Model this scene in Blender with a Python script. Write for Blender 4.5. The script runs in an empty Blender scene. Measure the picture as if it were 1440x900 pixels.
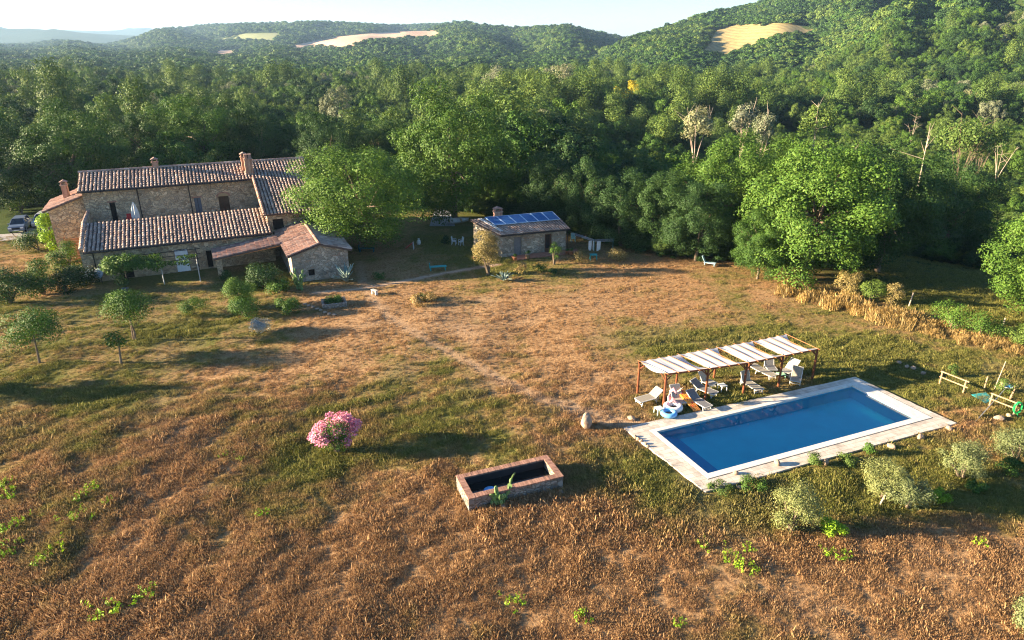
import bpy, bmesh, math, random
import numpy as np
from mathutils import Vector, Matrix, noise as mnoise
R = math.radians
rnd = random.Random(7)
NR = np.random.default_rng(11)
scn = bpy.context.scene
COL = scn.collection

# ------------------------------------------------------------------ camera, sky, sun, exposure
CAM_H, F_PX, PITCH = 22.0, 960.0, R(22.4)
cam = bpy.data.objects.new('camera', bpy.data.cameras.new('camera'))
COL.objects.link(cam)
cam.location = (0, 0, CAM_H)
cam.rotation_euler = (R(90) - PITCH, 0, 0)
cam.data.sensor_width = 36
cam.data.lens = F_PX / 1440 * 36
cam.data.clip_start = 0.5
cam.data.clip_end = 20000
scn.camera = cam

SUN_EL, SUN_DIR = R(12.5), Vector((-0.99, -0.06, 0))       # towards the sun (low, from the left)
wld = bpy.data.worlds.new('World'); scn.world = wld; wld.use_nodes = True
wn = wld.node_tree.nodes; wl = wld.node_tree.links
sky = wn.new('ShaderNodeTexSky'); sky.sky_type = 'NISHITA'; sky.sun_disc = False
sky.sun_elevation = SUN_EL
sky.sun_rotation = math.atan2(SUN_DIR.x, SUN_DIR.y)
sky.air_density = 1.0; sky.dust_density = .35; sky.ozone_density = 4.0; sky.altitude = 200
wl.new(sky.outputs[0], wn['Background'].inputs[0])
wn['Background'].inputs[1].default_value = 0.05
sl = bpy.data.lights.new('sun', 'SUN'); sl.energy = 5.0; sl.angle = R(0.5); sl.color = (1.0, 0.79, 0.53)
sun = bpy.data.objects.new('sun', sl); COL.objects.link(sun)
sd = Vector((SUN_DIR.x * math.cos(SUN_EL), SUN_DIR.y * math.cos(SUN_EL), math.sin(SUN_EL)))
sun.rotation_euler = sd.to_track_quat('Z', 'Y').to_euler()
sun.location = (-60, 20, 60)
vs = scn.view_settings
vs.view_transform = 'Standard'; vs.look = 'None'; vs.gamma = 1; vs.use_curve_mapping = False
vs.exposure = 2.7
cy = scn.cycles
cy.max_bounces = 7; cy.diffuse_bounces = 3; cy.glossy_bounces = 3; cy.transmission_bounces = 4
cy.transparent_max_bounces = 10; cy.volume_bounces = 0; cy.caustics_reflective = False; cy.caustics_refractive = False

cy.use_denoising = True; cy.denoising_prefilter = "NONE"; cy.denoising_input_passes = "RGB_ALBEDO_NORMAL"; cy.filter_width = 1.15; cy.use_adaptive_sampling = False; cy.sample_clamp_direct = 12; cy.sample_clamp_indirect = 3

# ------------------------------------------------------------------ helpers: measuring
_c, _s = math.cos(PITCH), math.sin(PITCH)
def G(px, py, z=0.0):
    """where the sight line of a photo pixel meets the level z (metres)"""
    u = px - 720; v = py - 450; k = (CAM_H - z) / (F_PX * _s + v * _c)
    return u * k, (F_PX * _c - v * _s) * k
def ray(px, py):
    u = px - 720; v = py - 450; fy = F_PX * _c - v * _s
    return u / fy, -(F_PX * _s + v * _c) / fy          # x per y, z per y
def ss(a, b, x):
    t = np.clip((x - a) / (b - a), 0, 1); return t * t * (3 - 2 * t)

# ------------------------------------------------------------------ helpers: objects
def tag(o, label=None, cat=None, group=None, kind=None):
    if label: o['label'] = label
    if cat: o['category'] = cat
    if group: o['group'] = group
    if kind: o['kind'] = kind
    return o
def link(o, parent=None):
    COL.objects.link(o)
    if parent: o.parent = parent
    return o
def thing(name, loc, label, cat, group=None, rz=0.0):
    o = link(bpy.data.objects.new(name, None)); o.empty_display_size = .3
    o.location = loc; o.rotation_euler = (0, 0, rz)
    return tag(o, label, cat, group)
def copy_tree(o, parent=None):
    c = o.copy(); COL.objects.link(c)
    if parent: c.parent = parent
    for ch in list(o.children): copy_tree(ch, c)
    return c
def mesh_np(name, V, F, mats=()):
    """mesh of equal-sided faces from numpy arrays"""
    me = bpy.data.meshes.new(name); V = np.asarray(V, np.float32); F = np.asarray(F, np.int32)
    n = F.shape[1]
    me.vertices.add(len(V)); me.vertices.foreach_set('co', V.ravel())
    me.loops.add(F.size); me.loops.foreach_set('vertex_index', F.ravel())
    me.polygons.add(len(F)); me.polygons.foreach_set('loop_start', np.arange(0, F.size, n, dtype=np.int32))
    me.polygons.foreach_set('loop_total', np.full(len(F), n, np.int32))
    for m in mats: me.materials.append(m)
    me.update(calc_edges=True)
    return me
def obj(name, me, parent=None, loc=None, rot=None):
    o = link(bpy.data.objects.new(name, me), parent)
    if loc is not None: o.location = loc
    if rot is not None: o.rotation_euler = rot
    return o
class MB:
    """collects simple shapes into one mesh"""
    def __init__(s): s.v = []; s.f = []; s.m = []; s.cur = 0
    def add(s, vs_, fs):
        b = len(s.v); s.v += [tuple(q) for q in vs_]
        for f in fs: s.f.append(tuple(i + b for i in f)); s.m.append(s.cur)
    def box(s, c, d, rz=0.0, M=None):
        hx, hy, hz = d[0] / 2, d[1] / 2, d[2] / 2
        pts = [Vector((x, y, z)) for z in (-hz, hz) for x, y in ((-hx, -hy), (hx, -hy), (hx, hy), (-hx, hy))]
        mt = Matrix.Translation(c) @ (M if M is not None else Matrix.Rotation(rz, 4, 'Z'))
        s.add([mt @ p for p in pts], [(3, 2, 1, 0), (4, 5, 6, 7), (0, 1, 5, 4), (1, 2, 6, 5), (2, 3, 7, 6), (3, 0, 4, 7)])
    def bar(s, p, q, w, h=None):
        p = Vector(p); q = Vector(q); h = h or w; d = q - p
        M = d.to_track_quat('X', 'Z').to_matrix().to_4x4()
        s.box((p + q) / 2, (d.length, w, h), M=M)
    def quad(s, a, b, c, d): s.add([a, b, c, d], [(0, 1, 2, 3)])
    def poly(s, pts): s.add(pts, [tuple(range(len(pts)))])
    def prism(s, pts, z0, z1):
        n = len(pts)
        s.add([(x, y, z0) for x, y in pts] + [(x, y, z1) for x, y in pts],
              [tuple(range(n - 1, -1, -1)), tuple(range(n, 2 * n))] + [(i, (i + 1) % n, n + (i + 1) % n, n + i) for i in range(n)])
    def tube(s, pts, rs, n=7, caps=True):
        pts = [Vector(p) for p in pts]
        if not hasattr(rs, '__len__'): rs = [rs] * len(pts)
        vs_ = []; k = len(pts)
        for i, p in enumerate(pts):
            d = (pts[min(i + 1, k - 1)] - pts[max(i - 1, 0)])
            d = d.normalized() if d.length > 1e-9 else Vector((0, 0, 1))
            a = d.cross(Vector((0, 0, 1)) if abs(d.z) < .95 else Vector((1, 0, 0))).normalized(); b = d.cross(a)
            for j in range(n):
                t = 2 * math.pi * j / n
                vs_.append(p + (a * math.cos(t) + b * math.sin(t)) * rs[i])
        fs = [(i * n + j, i * n + (j + 1) % n, (i + 1) * n + (j + 1) % n, (i + 1) * n + j) for i in range(k - 1) for j in range(n)]
        if caps: fs += [tuple(range(n - 1, -1, -1)), tuple(range((k - 1) * n, k * n))]
        s.add(vs_, fs)
    def lathe(s, prof, c=(0, 0, 0), n=16):
        vs_ = []
        for r, z in prof:
            for j in range(n):
                t = 2 * math.pi * j / n; vs_.append((c[0] + r * math.cos(t), c[1] + r * math.sin(t), c[2] + z))
        k = len(prof)
        s.add(vs_, [(i * n + j, i * n + (j + 1) % n, (i + 1) * n + (j + 1) % n, (i + 1) * n + j) for i in range(k - 1) for j in range(n)]
              + [tuple(range(n - 1, -1, -1)), tuple(range((k - 1) * n, k * n))])
    def torus(s, c, R0, r0, n=28, m=10, sq=1.0):
        vs_ = []
        for i in range(n):
            t = 2 * math.pi * i / n
            for j in range(m):
                q = 2 * math.pi * j / m
                vs_.append((c[0] + (R0 + r0 * math.cos(q)) * math.cos(t), c[1] + (R0 + r0 * math.cos(q)) * math.sin(t), c[2] + r0 * sq * math.sin(q)))
        s.add(vs_, [(i * m + j, ((i + 1) % n) * m + j, ((i + 1) % n) * m + (j + 1) % m, i * m + (j + 1) % m) for i in range(n) for j in range(m)])
    def build(s, name, mat, parent=None, smooth=False, loc=None, rot=None, bevel=0):
        me = bpy.data.meshes.new(name); me.from_pydata(s.v, [], s.f)
        for m in (mat if isinstance(mat, (list, tuple)) else [mat]): me.materials.append(m)
        if any(s.m): me.polygons.foreach_set('material_index', s.m)
        bm = bmesh.new(); bm.from_mesh(me); bmesh.ops.recalc_face_normals(bm, faces=bm.faces)
        if bevel: bmesh.ops.bevel(bm, geom=list(bm.edges), offset=bevel, segments=2, affect='EDGES')
        bm.to_mesh(me); bm.free()
        if smooth: me.polygons.foreach_set('use_smooth', [True] * len(me.polygons))
        me.update()
        return obj(name, me, parent, loc, rot)

def face_up(o):
    me = o.data
    if me.polygons[0].normal.z < 0: me.flip_normals()
    return o
# ------------------------------------------------------------------ helpers: materials
class NT:
    def __init__(s, name):
        s.mat = bpy.data.materials.new(name); s.mat.use_nodes = True; s.t = s.mat.node_tree
        s.b = s.t.nodes['Principled BSDF']; s.out = s.t.nodes['Material Output']
        s.b.inputs['Specular IOR Level'].default_value = .25
    def n(s, typ, ins=None, **kw):
        nd = s.t.nodes.new('ShaderNode' + typ)
        for k, v in kw.items(): setattr(nd, k, v)
        for k, v in (ins or {}).items():
            if isinstance(v, bpy.types.NodeSocket): s.t.links.new(v, nd.inputs[k])
            else: nd.inputs[k].default_value = v
        return nd
    def l(s, a, b): s.t.links.new(a, b)
    def ramp(s, fac, cols, pos=None):
        nd = s.t.nodes.new('ShaderNodeValToRGB'); cr = nd.color_ramp
        k = len(cols); pos = pos or [i / (k - 1) for i in range(k)]
        while len(cr.elements) < k: cr.elements.new(.5)
        for i in range(k):
            cr.elements[i].position = pos[i]; c = cols[i]
            cr.elements[i].color = (c[0], c[1], c[2], 1) if hasattr(c, '__len__') else (c, c, c, 1)
        s.l(fac, nd.inputs[0]); return nd.outputs[0]
    def noise(s, scale, detail=4, vec=None, rough=.55):
        i = {'Scale': scale, 'Detail': detail, 'Roughness': rough}
        if vec is not None: i['Vector'] = vec
        return s.n('TexNoise', i).outputs[0]
    def pos(s): return s.n('NewGeometry').outputs['Position']
    def objc(s): return s.n('TexCoord').outputs['Object']
    def island(s): return s.n('NewGeometry').outputs['Random Per Island']
    def mix(s, fac, a, b, mode='MIX'):
        nd = s.t.nodes.new('ShaderNodeMix'); nd.data_type = 'RGBA'; nd.blend_type = mode
        for i_, v in ((0, fac), (6, a), (7, b)):
            sock = nd.inputs[i_]
            if isinstance(v, bpy.types.NodeSocket): s.l(v, sock)
            elif i_ == 0: sock.default_value = v
            elif hasattr(v, '__len__'): sock.default_value = (v[0], v[1], v[2], 1)
            else: sock.default_value = (v, v, v, 1)
        return nd.outputs[2]
    def math(s, op, a, b=0.0):
        nd = s.t.nodes.new('ShaderNodeMath'); nd.operation = op
        for sock, v in ((nd.inputs[0], a), (nd.inputs[1], b)):
            if isinstance(v, bpy.types.NodeSocket): s.l(v, sock)
            else: sock.default_value = v
        return nd.outputs[0]
    def bump(s, h, strength=.5, dist=.05):
        nd = s.n('Bump', {'Height': h, 'Strength': strength, 'Distance': dist}); s.l(nd.outputs[0], s.b.inputs['Normal'])
    def base(s, c, rough=.8, metal=0):
        if isinstance(c, bpy.types.NodeSocket): s.l(c, s.b.inputs['Base Color'])
        else: s.b.inputs['Base Color'].default_value = (*c, 1)
        s.b.inputs['Roughness'].default_value = rough; s.b.inputs['Metallic'].default_value = metal
        return s.mat
def pm(name, cols, scale=3.0, rough=.7, metal=0, bump=0, island=0.0, spec=None):
    """plain material: noise between the given colours, optional bump and per-piece variation"""
    t = NT(name)
    v = t.objc(); nz = t.noise(scale, 4, v)
    c = t.ramp(nz, cols if len(cols) > 1 else [tuple(x * .82 for x in cols[0]), tuple(min(1, x * 1.12) for x in cols[0])], None if len(cols) > 2 else [.3, .7])
    if island:
        k = t.ramp(t.island(), [1 - island, 1 + island]); c = t.mix(1.0, c, k, 'MULTIPLY')
    t.base(c, rough, metal)
    if spec is not None: t.b.inputs['Specular IOR Level'].default_value = spec
    if bump: t.bump(t.noise(scale * 6, 3, v), bump, .02)
    return t.mat
def leafmat(name, cols, trans=.17, hue=.0, dry=None):
    t = NT(name)
    c = t.ramp(t.island(), cols)
    oi = t.n('ObjectInfo').outputs['Random']
    k = t.ramp(oi, [(.78, .80, .80), (1.0, 1.0, 1.0), (1.22, 1.14, .95)])
    c = t.mix(1.0, c, k, 'MULTIPLY')
    t.l(c, t.b.inputs['Base Color']); t.b.inputs['Roughness'].default_value = .6
    t.b.inputs['Specular IOR Level'].default_value = .18
    tr = t.n('BsdfTranslucent', {'Color': t.mix(1.0, c, (1.25, 1.2, .6), 'MULTIPLY')})
    mx = t.n('MixShader', {0: trans, 1: t.b.outputs[0], 2: tr.outputs[0]})
    t.l(mx.outputs[0], t.out.inputs['Surface'])
    return t.mat
M = {}
M['oak'] = leafmat('oak_leaf', [(.030, .078, .013), (.050, .115, .019), (.082, .155, .027)])
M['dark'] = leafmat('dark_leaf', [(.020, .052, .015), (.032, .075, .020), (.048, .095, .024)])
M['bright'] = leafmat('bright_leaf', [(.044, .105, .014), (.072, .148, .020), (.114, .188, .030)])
M['ash'] = leafmat('ash_leaf', [(.052, .100, .021), (.084, .142, .029), (.128, .182, .042)])
M['grey'] = leafmat('grey_leaf', [(.12, .15, .08), (.18, .205, .12), (.26, .27, .18)])
M['silver'] = leafmat('silver_leaf', [(.14, .165, .10), (.21, .23, .15), (.29, .295, .21)])
M['yellow'] = leafmat('yellow_leaf', [(.30, .27, .02), (.40, .35, .03), (.47, .41, .06)])
M['straw'] = leafmat('straw_leaf', [(.22, .145, .055), (.34, .235, .09), (.46, .34, .15)])
M['tawny'] = leafmat('tawny_leaf', [(.20, .165, .05), (.28, .22, .08), (.36, .28, .12)])
M['olive'] = leafmat('olive_leaf', [(.095, .125, .042), (.15, .18, .07), (.22, .245, .115)])
M['weed'] = leafmat('weed_leaf', [(.13, .25, .015), (.20, .35, .02), (.29, .44, .03)])
M['pink'] = leafmat('pink_petal', [(.40, .11, .24), (.50, .18, .33), (.60, .32, .44)])
M['white_petal'] = leafmat('white_petal', [(.7, .68, .6), (.8, .78, .7)])
M['lavender'] = leafmat('lavender_leaf', [(.22, .25, .24), (.34, .36, .36), (.45, .46, .48)])
M['bark'] = pm('bark', [(.10, .075, .05), (.20, .155, .11)], 4, .9, bump=.6)
M['pale_bark'] = pm('pale_bark', [(.30, .24, .18), (.44, .37, .29)], 3, .9)
M['white_metal'] = pm('white_paint', [(.50, .49, .46)], 4, .4)
M['white_plastic'] = pm('white_plastic', [(.56, .58, .57)], 4, .35)
M['mesh_fabric'] = pm('sling_fabric', [(.27, .245, .20)], 14, .8)
M['grey_fabric'] = pm('grey_sling', [(.16, .16, .165)], 14, .8)
M['wood_red'] = pm('red_stained_wood', [(.11, .034, .014), (.20, .068, .027)], 5, .6, bump=.2)
M['wood'] = pm('weathered_wood', [(.27, .18, .10), (.40, .28, .17)], 5, .8, bump=.3)
M['wood_dark'] = pm('dark_wood', [(.06, .035, .02), (.10, .06, .035)], 6, .7)
M['iron'] = pm('dark_iron', [(.035, .03, .028)], 8, .6)
M['black'] = pm('dark_interior', [(.012, .011, .010)], 3, .9)
M['teal'] = pm('teal_paint', [(.03, .25, .25), (.05, .34, .33)], 4, .6)
M['blue'] = pm('blue_vinyl', [(.13, .38, .70)], 3, .3, spec=.5)
M['red'] = pm('red_plastic', [(.60, .04, .035)], 3, .45)
M['terracotta'] = pm('terracotta_pot', [(.45, .19, .10)], 6, .8)
M['chrome'] = pm('brushed_steel', [(.6, .6, .6)], 8, .35, metal=.8)
M['plaster'] = pm('ochre_plaster', [(.33, .275, .20), (.43, .365, .275)], 1.2, .9, bump=.2)
def stone_mat(name, cols, scale=2.6, mortar=(.36, .30, .22), bump=.9):
    t = NT(name); v = t.objc()
    wv = t.n('VectorMath', {0: v, 1: t.n('TexNoise', {'Vector': v, 'Scale': 1.7}).outputs[1]}, operation='ADD').outputs[0]
    sv = t.n('VectorMath', {0: wv, 1: (1, 1, 1.7)}, operation='MULTIPLY').outputs[0]
    vo = t.n('TexVoronoi', {'Vector': sv, 'Scale': scale, 'Randomness': .9})
    ve = t.n('TexVoronoi', {'Vector': sv, 'Scale': scale, 'Randomness': .9}, feature='DISTANCE_TO_EDGE')
    sep = t.n('SeparateColor', {0: vo.outputs['Color']})
    c = t.ramp(sep.outputs[0], cols)
    k = t.ramp(t.noise(.5, 4, v), [(.75, .75, .76), (1.12, 1.08, 1.0)], [.3, .7]); c = t.mix(1.0, c, k, 'MULTIPLY')
    e = t.ramp(ve.outputs['Distance'], [0, 1], [.02, .09])
    c = t.mix(e, mortar, c)
    t.base(c, .9); t.bump(t.math('ADD', e, t.math('MULTIPLY', sep.outputs[1], .6)), bump, .09)
    return t.mat
M['stone'] = stone_mat('house_stone', [(.27, .195, .125), (.50, .38, .25), (.62, .49, .33), (.42, .335, .235), (.68, .56, .40)], 2.4)
M['stone_grey'] = stone_mat('rubble_stone', [(.24, .22, .18), (.47, .41, .34), (.34, .30, .25), (.60, .54, .45), (.42, .29, .21)], 2.6)
M['stone_dark'] = stone_mat('trough_stone', [(.13, .13, .13), (.30, .28, .26), (.20, .17, .15), (.40, .36, .32)], 3.2, mortar=(.22, .17, .12))
def brick_mat():
    t = NT('brick'); v = t.objc()
    br = t.n('TexBrick', {'Vector': v, 'Color1': (.33, .17, .11, 1), 'Color2': (.44, .28, .20, 1), 'Mortar': (.45, .36, .28, 1), 'Scale': 3.4, 'Mortar Size': .02})
    t.base(t.mix(1.0, br.outputs[0], t.ramp(t.noise(5, 4, v), [.7, 1.15], [.3, .7]), 'MULTIPLY'), .9)
    return t.mat
M['brick'] = brick_mat()
M['brick_edge'] = pm('brick_coping', [(.24, .125, .09), (.35, .20, .145)], 3, .9, island=.25, bump=.3)
def tile_mat(name, cols):
    t = NT(name)
    c = t.ramp(t.island(), cols)
    k = t.ramp(t.noise(1.1, 5, t.objc()), [(.62, .62, .64), (1.05, 1.0, .96)], [.32, .66])
    c = t.mix(1.0, c, k, 'MULTIPLY')
    t.base(c, .9); t.bump(t.noise(12, 3, t.objc()), .4, .03)
    return t.mat
M['tile'] = tile_mat('old_roof_tile', [(.29, .205, .165), (.45, .335, .27), (.36, .26, .21), (.55, .44, .37), (.32, .255, .22), (.47, .31, .24)])
M['tile_red'] = tile_mat('red_roof_tile', [(.26, .155, .12), (.40, .25, .19), (.33, .19, .15), (.46, .32, .26), (.30, .21, .18)])
M['tile_under'] = pm('roof_pan_tile', [(.075, .055, .048), (.13, .095, .08)], 3, .95)  # pan tiles coloured darker to deepen the shade between the ribs
# ------------------------------------------------------------------ terrain
EN = np.array([.66, .752]); E0 = np.array([24.7, 60.4])
def edge_t(x, y): return EN[0] * (x - E0[0]) + EN[1] * (y - E0[1])     # metres beyond the edge of the field
PA = np.array([8.72, 35.50]); PEX = np.array([14.55, 5.94]); PED = np.array([1.95, -4.30])
_pi = np.linalg.inv(np.array([PEX, PED]).T)
def pool_st(x, y):
    dx = x - PA[0]; dy = y - PA[1]
    return _pi[0, 0] * dx + _pi[0, 1] * dy, _pi[1, 0] * dx + _pi[1, 1] * dy
def PL(s, t, z=0.0): return (PA[0] + s * PEX[0] + t * PED[0], PA[1] + s * PEX[1] + t * PED[1], z)
def crest(pts):
    a = [];z = []
    for px, py in pts:
        q = ray(px, py); a.append(q[0]); z.append(q[1])
    return np.array(a), np.array(z)
RIDGES = [   # crest line as sight lines, distance of the crest, distance of the foot, steepness
    (crest([(900, 172), (940, 160), (1000, 137), (1060, 116), (1110, 92), (1180, 57), (1270, 3), (1440, -90), (1700, -200), (2200, -260)]), 640, 330, 1.15),
    (crest([(700, 130), (780, 108), (820, 86), (880, 60), (940, 42), (1000, 22), (1060, 8), (1100, -4), (1200, -35), (1440, -60), (1900, -60)]), 1050, 480, 1.1),
    (crest([(-300, 120), (150, 112), (250, 98), (330, 80), (400, 66), (480, 55), (560, 47), (610, 43), (650, 35), (720, 42), (800, 40), (870, 54), (920, 75), (1000, 100)]), 1750, 900, 1.0),
    (crest([(-400, 90), (0, 82), (100, 74), (180, 60), (230, 44), (280, 38), (330, 37), (390, 35), (450, 33), (500, 36), (560, 38), (650, 36), (800, 60), (900, 90)]), 2700, 1500, 1.0),
    (crest([(-400, 60), (-150, 64), (0, 66), (70, 63), (130, 68), (200, 78), (260, 90)]), 3000, 1800, 1.0),
    (crest([(-500, 20), (-100, 26), (0, 31), (40, 36), (90, 42), (140, 46), (190, 50), (250, 60), (330, 70)]), 4800, 3600, 1.0),
    (crest([(-500, 40), (0, 44), (100, 41), (160, 39), (215, 38), (300, 40), (420, 48), (700, 70)]), 7000, 5600, 1.0),
]
def H(x, y):
    x = np.asarray(x, float); y = np.asarray(y, float)
    t = edge_t(x, y)
    z = -7.0 * ss(0, 75, t)
    m = (1 - ss(54, 62, y)) * (1 - ss(2, 6, x))
    z = z + m * (.16 * np.sin(.23 * x + .8) * np.cos(.19 * y) + .07 * np.sin(.9 * x + .5 * y) * np.sin(.7 * y - .3 * x))
    # humps on the hills
    yy = np.maximum(y, 1.0); a = x / yy
    far = ss(150, 350, y)
    hz = np.full(z.shape, -7.0)
    for (ca, cz), D, D0, pw in RIDGES:
        zc = CAM_H + D * np.interp(a, ca, cz)
        wob = 1 + .10 * np.sin(a * 23 + D) + .05 * np.sin(a * 61 + 2 * D)
        Dw = D * wob
        zc = CAM_H + Dw * np.interp(a, ca, cz)
        up = np.clip((y - D0) / (Dw - D0), 0, 1) ** pw
        zz = -7 + np.maximum(zc + 7, 0) * up + 4.5 * (D / 1000) * np.sin(a * 47 + y * 6 / D) * np.sin(np.pi * up)
        zz = np.where(y > Dw, zc - (y - Dw) * .30, zz)
        hz = np.maximum(hz, zz)
    z = np.where(y > 300, np.maximum(z, hz), z)
    s, q = pool_st(x, y)
    mx = 1.0 / 15.7; mt = 1.0 / 4.72
    ins = (s > -mx * .55) & (s < 1 + mx * .55) & (q > -mt * .45) & (q < 1 + mt * .5)
    return np.where(ins, -2.4, z)
def Hs(x, y): return float(H(np.array([x]), np.array([y]))[0])
def hit(px, py, y0=60.0, y1=8000.0):
    """where a sight line meets the terrain"""
    a, e = ray(px, py); ys = np.geomspace(y0, y1, 4000)
    d = H(a * ys, ys) - (CAM_H + e * ys)
    i = int(np.argmax(d > 0)) if (d > 0).any() else len(ys) - 1
    return a * ys[i], ys[i]

def polyline_d(x, y, pts):
    d = np.full(np.shape(x), 1e9)
    for (x0, y0), (x1, y1) in zip(pts[:-1], pts[1:]):
        dx, dy = x1 - x0, y1 - y0; t = np.clip(((x - x0) * dx + (y - y0) * dy) / (dx * dx + dy * dy), 0, 1)
        d = np.minimum(d, np.hypot(x - x0 - t * dx, y - y0 - t * dy))
    return d
PATH_HOUSE = [G(*p) for p in ((440, 412), (500, 407), (560, 397), (610, 387), (668, 377), (700, 372))]
PATH_TRACK = [G(*p) for p in ((518, 412), (545, 445), (600, 480), (680, 520), (760, 560), (860, 592), (900, 600))]
PATH_SPUR = [G(*p) for p in ((518, 412), (508, 385), (506, 368))]
def vnoise(x, y, sc, seed=0.0):
    return np.array([mnoise.noise((a * sc + seed, b * sc - seed, seed * 1.7)) for a, b in zip(np.ravel(x), np.ravel(y))]).reshape(np.shape(x))
def blob(x, y, px, py, rx, ry, k=1.0):
    cx, cy_ = G(px, py); return k * np.exp(-((x - cx) / rx) ** 2 - ((y - cy_) / ry) ** 2)
def greenness(x, y):
    """0 bare reddish straw .. 1 fresh green"""
    g = .40 + .34 * vnoise(x, y, .11, 3.1) + .26 * vnoise(x, y, .34, 9.2)
    g = g + blob(x, y, 130, 470, 15, 9, .40) + blob(x, y, 120, 600, 9, 6, .16) + blob(x, y, 600, 580, 8, 4.5, .16) + blob(x, y, 440, 650, 2.2, 1.8, .5)
    g = g + blob(x, y, 1080, 490, 14, 4, .55) + blob(x, y, 1200, 450, 9, 5, .28) + blob(x, y, 1230, 530, 3, 3, .5) + blob(x, y, 1010, 570, 8, 2.2, .5)
    g = g + blob(x, y, 1150, 690, 9, 2.4, .40) + blob(x, y, 1330, 680, 6, 4, .42) + blob(x, y, 900, 640, 3, 3, .3) + blob(x, y, 1400, 540, 7, 5, .3)
    g = g - blob(x, y, 640, 445, 13, 9, .34) - blob(x, y, 900, 430, 8, 5, .15) - blob(x, y, 560, 820, 14, 4.5, .28) - blob(x, y, 1080, 830, 12, 3, .22) - blob(x, y, 870, 560, 3, 4, .3)
    g = g + .22 * ss(60, 66, y) * (1 - ss(-3, 2, x) * .7) + .45 * ss(1, 9, edge_t(x, y)) * ss(30, 38, x)
    return np.clip(g, 0, 1)
def bareness(x, y):
    b = np.maximum(1 - ss(.25, .75, polyline_d(x, y, PATH_HOUSE)), .85 * (1 - ss(.1, 1.0, polyline_d(x, y, PATH_TRACK))))
    b = np.maximum(b, .7 * (1 - ss(.3, .9, polyline_d(x, y, PATH_SPUR))))
    b = np.maximum(b, .45 * np.clip(blob(x, y, 640, 445, 7, 6), 0, 1)) + .35 * ss(.1, .4, vnoise(x, y, .22, 5.5)) * (1 - ss(60, 66, y))
    return np.clip(b, 0, 1)

def ground_colour(t, g, b, blades=False):
    p = t.pos()
    n1 = t.noise(.9, 5, p, .65); n2 = t.noise(4.5, 4, p, .7)
    dry = t.ramp(n2, [(.14, .078, .038), (.27, .16, .078), (.40, .25, .125), (.26, .145, .07)], [.25, .45, .62, .8]) if not blades else \
        t.ramp(t.island(), [(.185, .10, .045), (.36, .21, .098), (.53, .35, .175), (.26, .14, .064)])
    grn = t.ramp(n2, [(.075, .080, .022), (.125, .125, .034), (.19, .165, .052)], [.3, .5, .72]) if not blades else \
        t.ramp(t.island(), [(.10, .115, .024), (.18, .185, .042), (.30, .265, .085)])
    gg = t.math('ADD', g, t.math('MULTIPLY', t.math('SUBTRACT', n1, .5), .9))
    c = t.mix(t.ramp(gg, [0, 1], [.30, .72]), dry, grn)
    bb = t.math('ADD', b, t.math('MULTIPLY', t.math('SUBTRACT', n1, .5), .5))
    return t.mix(t.ramp(bb, [0, 1], [.25, .85]), c, t.ramp(n2, [(.26, .165, .095), (.42, .29, .18)], [.3, .7]))
def ground_mat():
    t = NT('dry_field')
    g = t.n('Attribute', attribute_name='green').outputs['Fac']; b = t.n('Attribute', attribute_name='bare').outputs['Fac']
    c = ground_colour(t, g, b)
    # beyond the field the soil lies under a wood: dark green undergrowth
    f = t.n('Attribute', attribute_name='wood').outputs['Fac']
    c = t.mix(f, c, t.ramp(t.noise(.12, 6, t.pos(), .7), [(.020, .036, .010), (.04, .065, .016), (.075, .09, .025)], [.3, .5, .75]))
    t.base(c, .95); t.b.inputs['Specular IOR Level'].default_value = .05
    t.bump(t.noise(9, 5, t.pos(), .7), 1.0, .12)
    return t.mat
def axis(lo, hi, step, ext, k, n):
    core = list(np.arange(lo, hi + 1e-6, step)); out = []; x = core[-1]; d = step
    for _ in range(n):
        d *= k; x += d; out.append(x)
        if x > ext: break
    return core, out
cx_, ox_ = axis(-62, 62, .62, 8000, 1.10, 90)
XS = np.array([-v for v in ox_[::-1]] + cx_ + ox_)
cy_, oy_ = axis(8, 95, .6, 9000, 1.045, 200)
YS = np.array([-60, -30, -12, 0, 5] + cy_ + oy_)
gx, gy = np.meshgrid(XS, YS)
gz = H(gx, gy)
nx, ny = len(XS), len(YS)
ii = np.arange(nx * ny).reshape(ny, nx)
GF = np.stack([ii[:-1, :-1], ii[:-1, 1:], ii[1:, 1:], ii[1:, :-1]], -1).reshape(-1, 4)
gm = mesh_np('ground', np.stack([gx, gy, gz], -1).reshape(-1, 3), GF, [ground_mat()])
near = (gy < 110) & (np.abs(gx) < 75)
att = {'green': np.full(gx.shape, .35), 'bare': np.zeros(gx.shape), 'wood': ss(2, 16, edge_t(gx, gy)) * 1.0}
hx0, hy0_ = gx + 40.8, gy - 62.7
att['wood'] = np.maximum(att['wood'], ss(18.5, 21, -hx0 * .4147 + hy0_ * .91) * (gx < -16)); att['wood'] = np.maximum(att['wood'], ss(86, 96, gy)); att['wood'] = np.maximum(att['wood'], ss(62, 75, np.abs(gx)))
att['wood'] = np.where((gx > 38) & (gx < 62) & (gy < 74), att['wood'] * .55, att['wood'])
att['green'][near] = greenness(gx[near], gy[near]); att['bare'][near] = bareness(gx[near], gy[near])
for k, v in att.items():
    a_ = gm.attributes.new(k, 'FLOAT', 'POINT'); a_.data.foreach_set('value', v.ravel().astype(np.float32))
gm.polygons.foreach_set('use_smooth', np.ones(len(gm.polygons), bool))
tag(obj('ground', gm), kind='structure')

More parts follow.
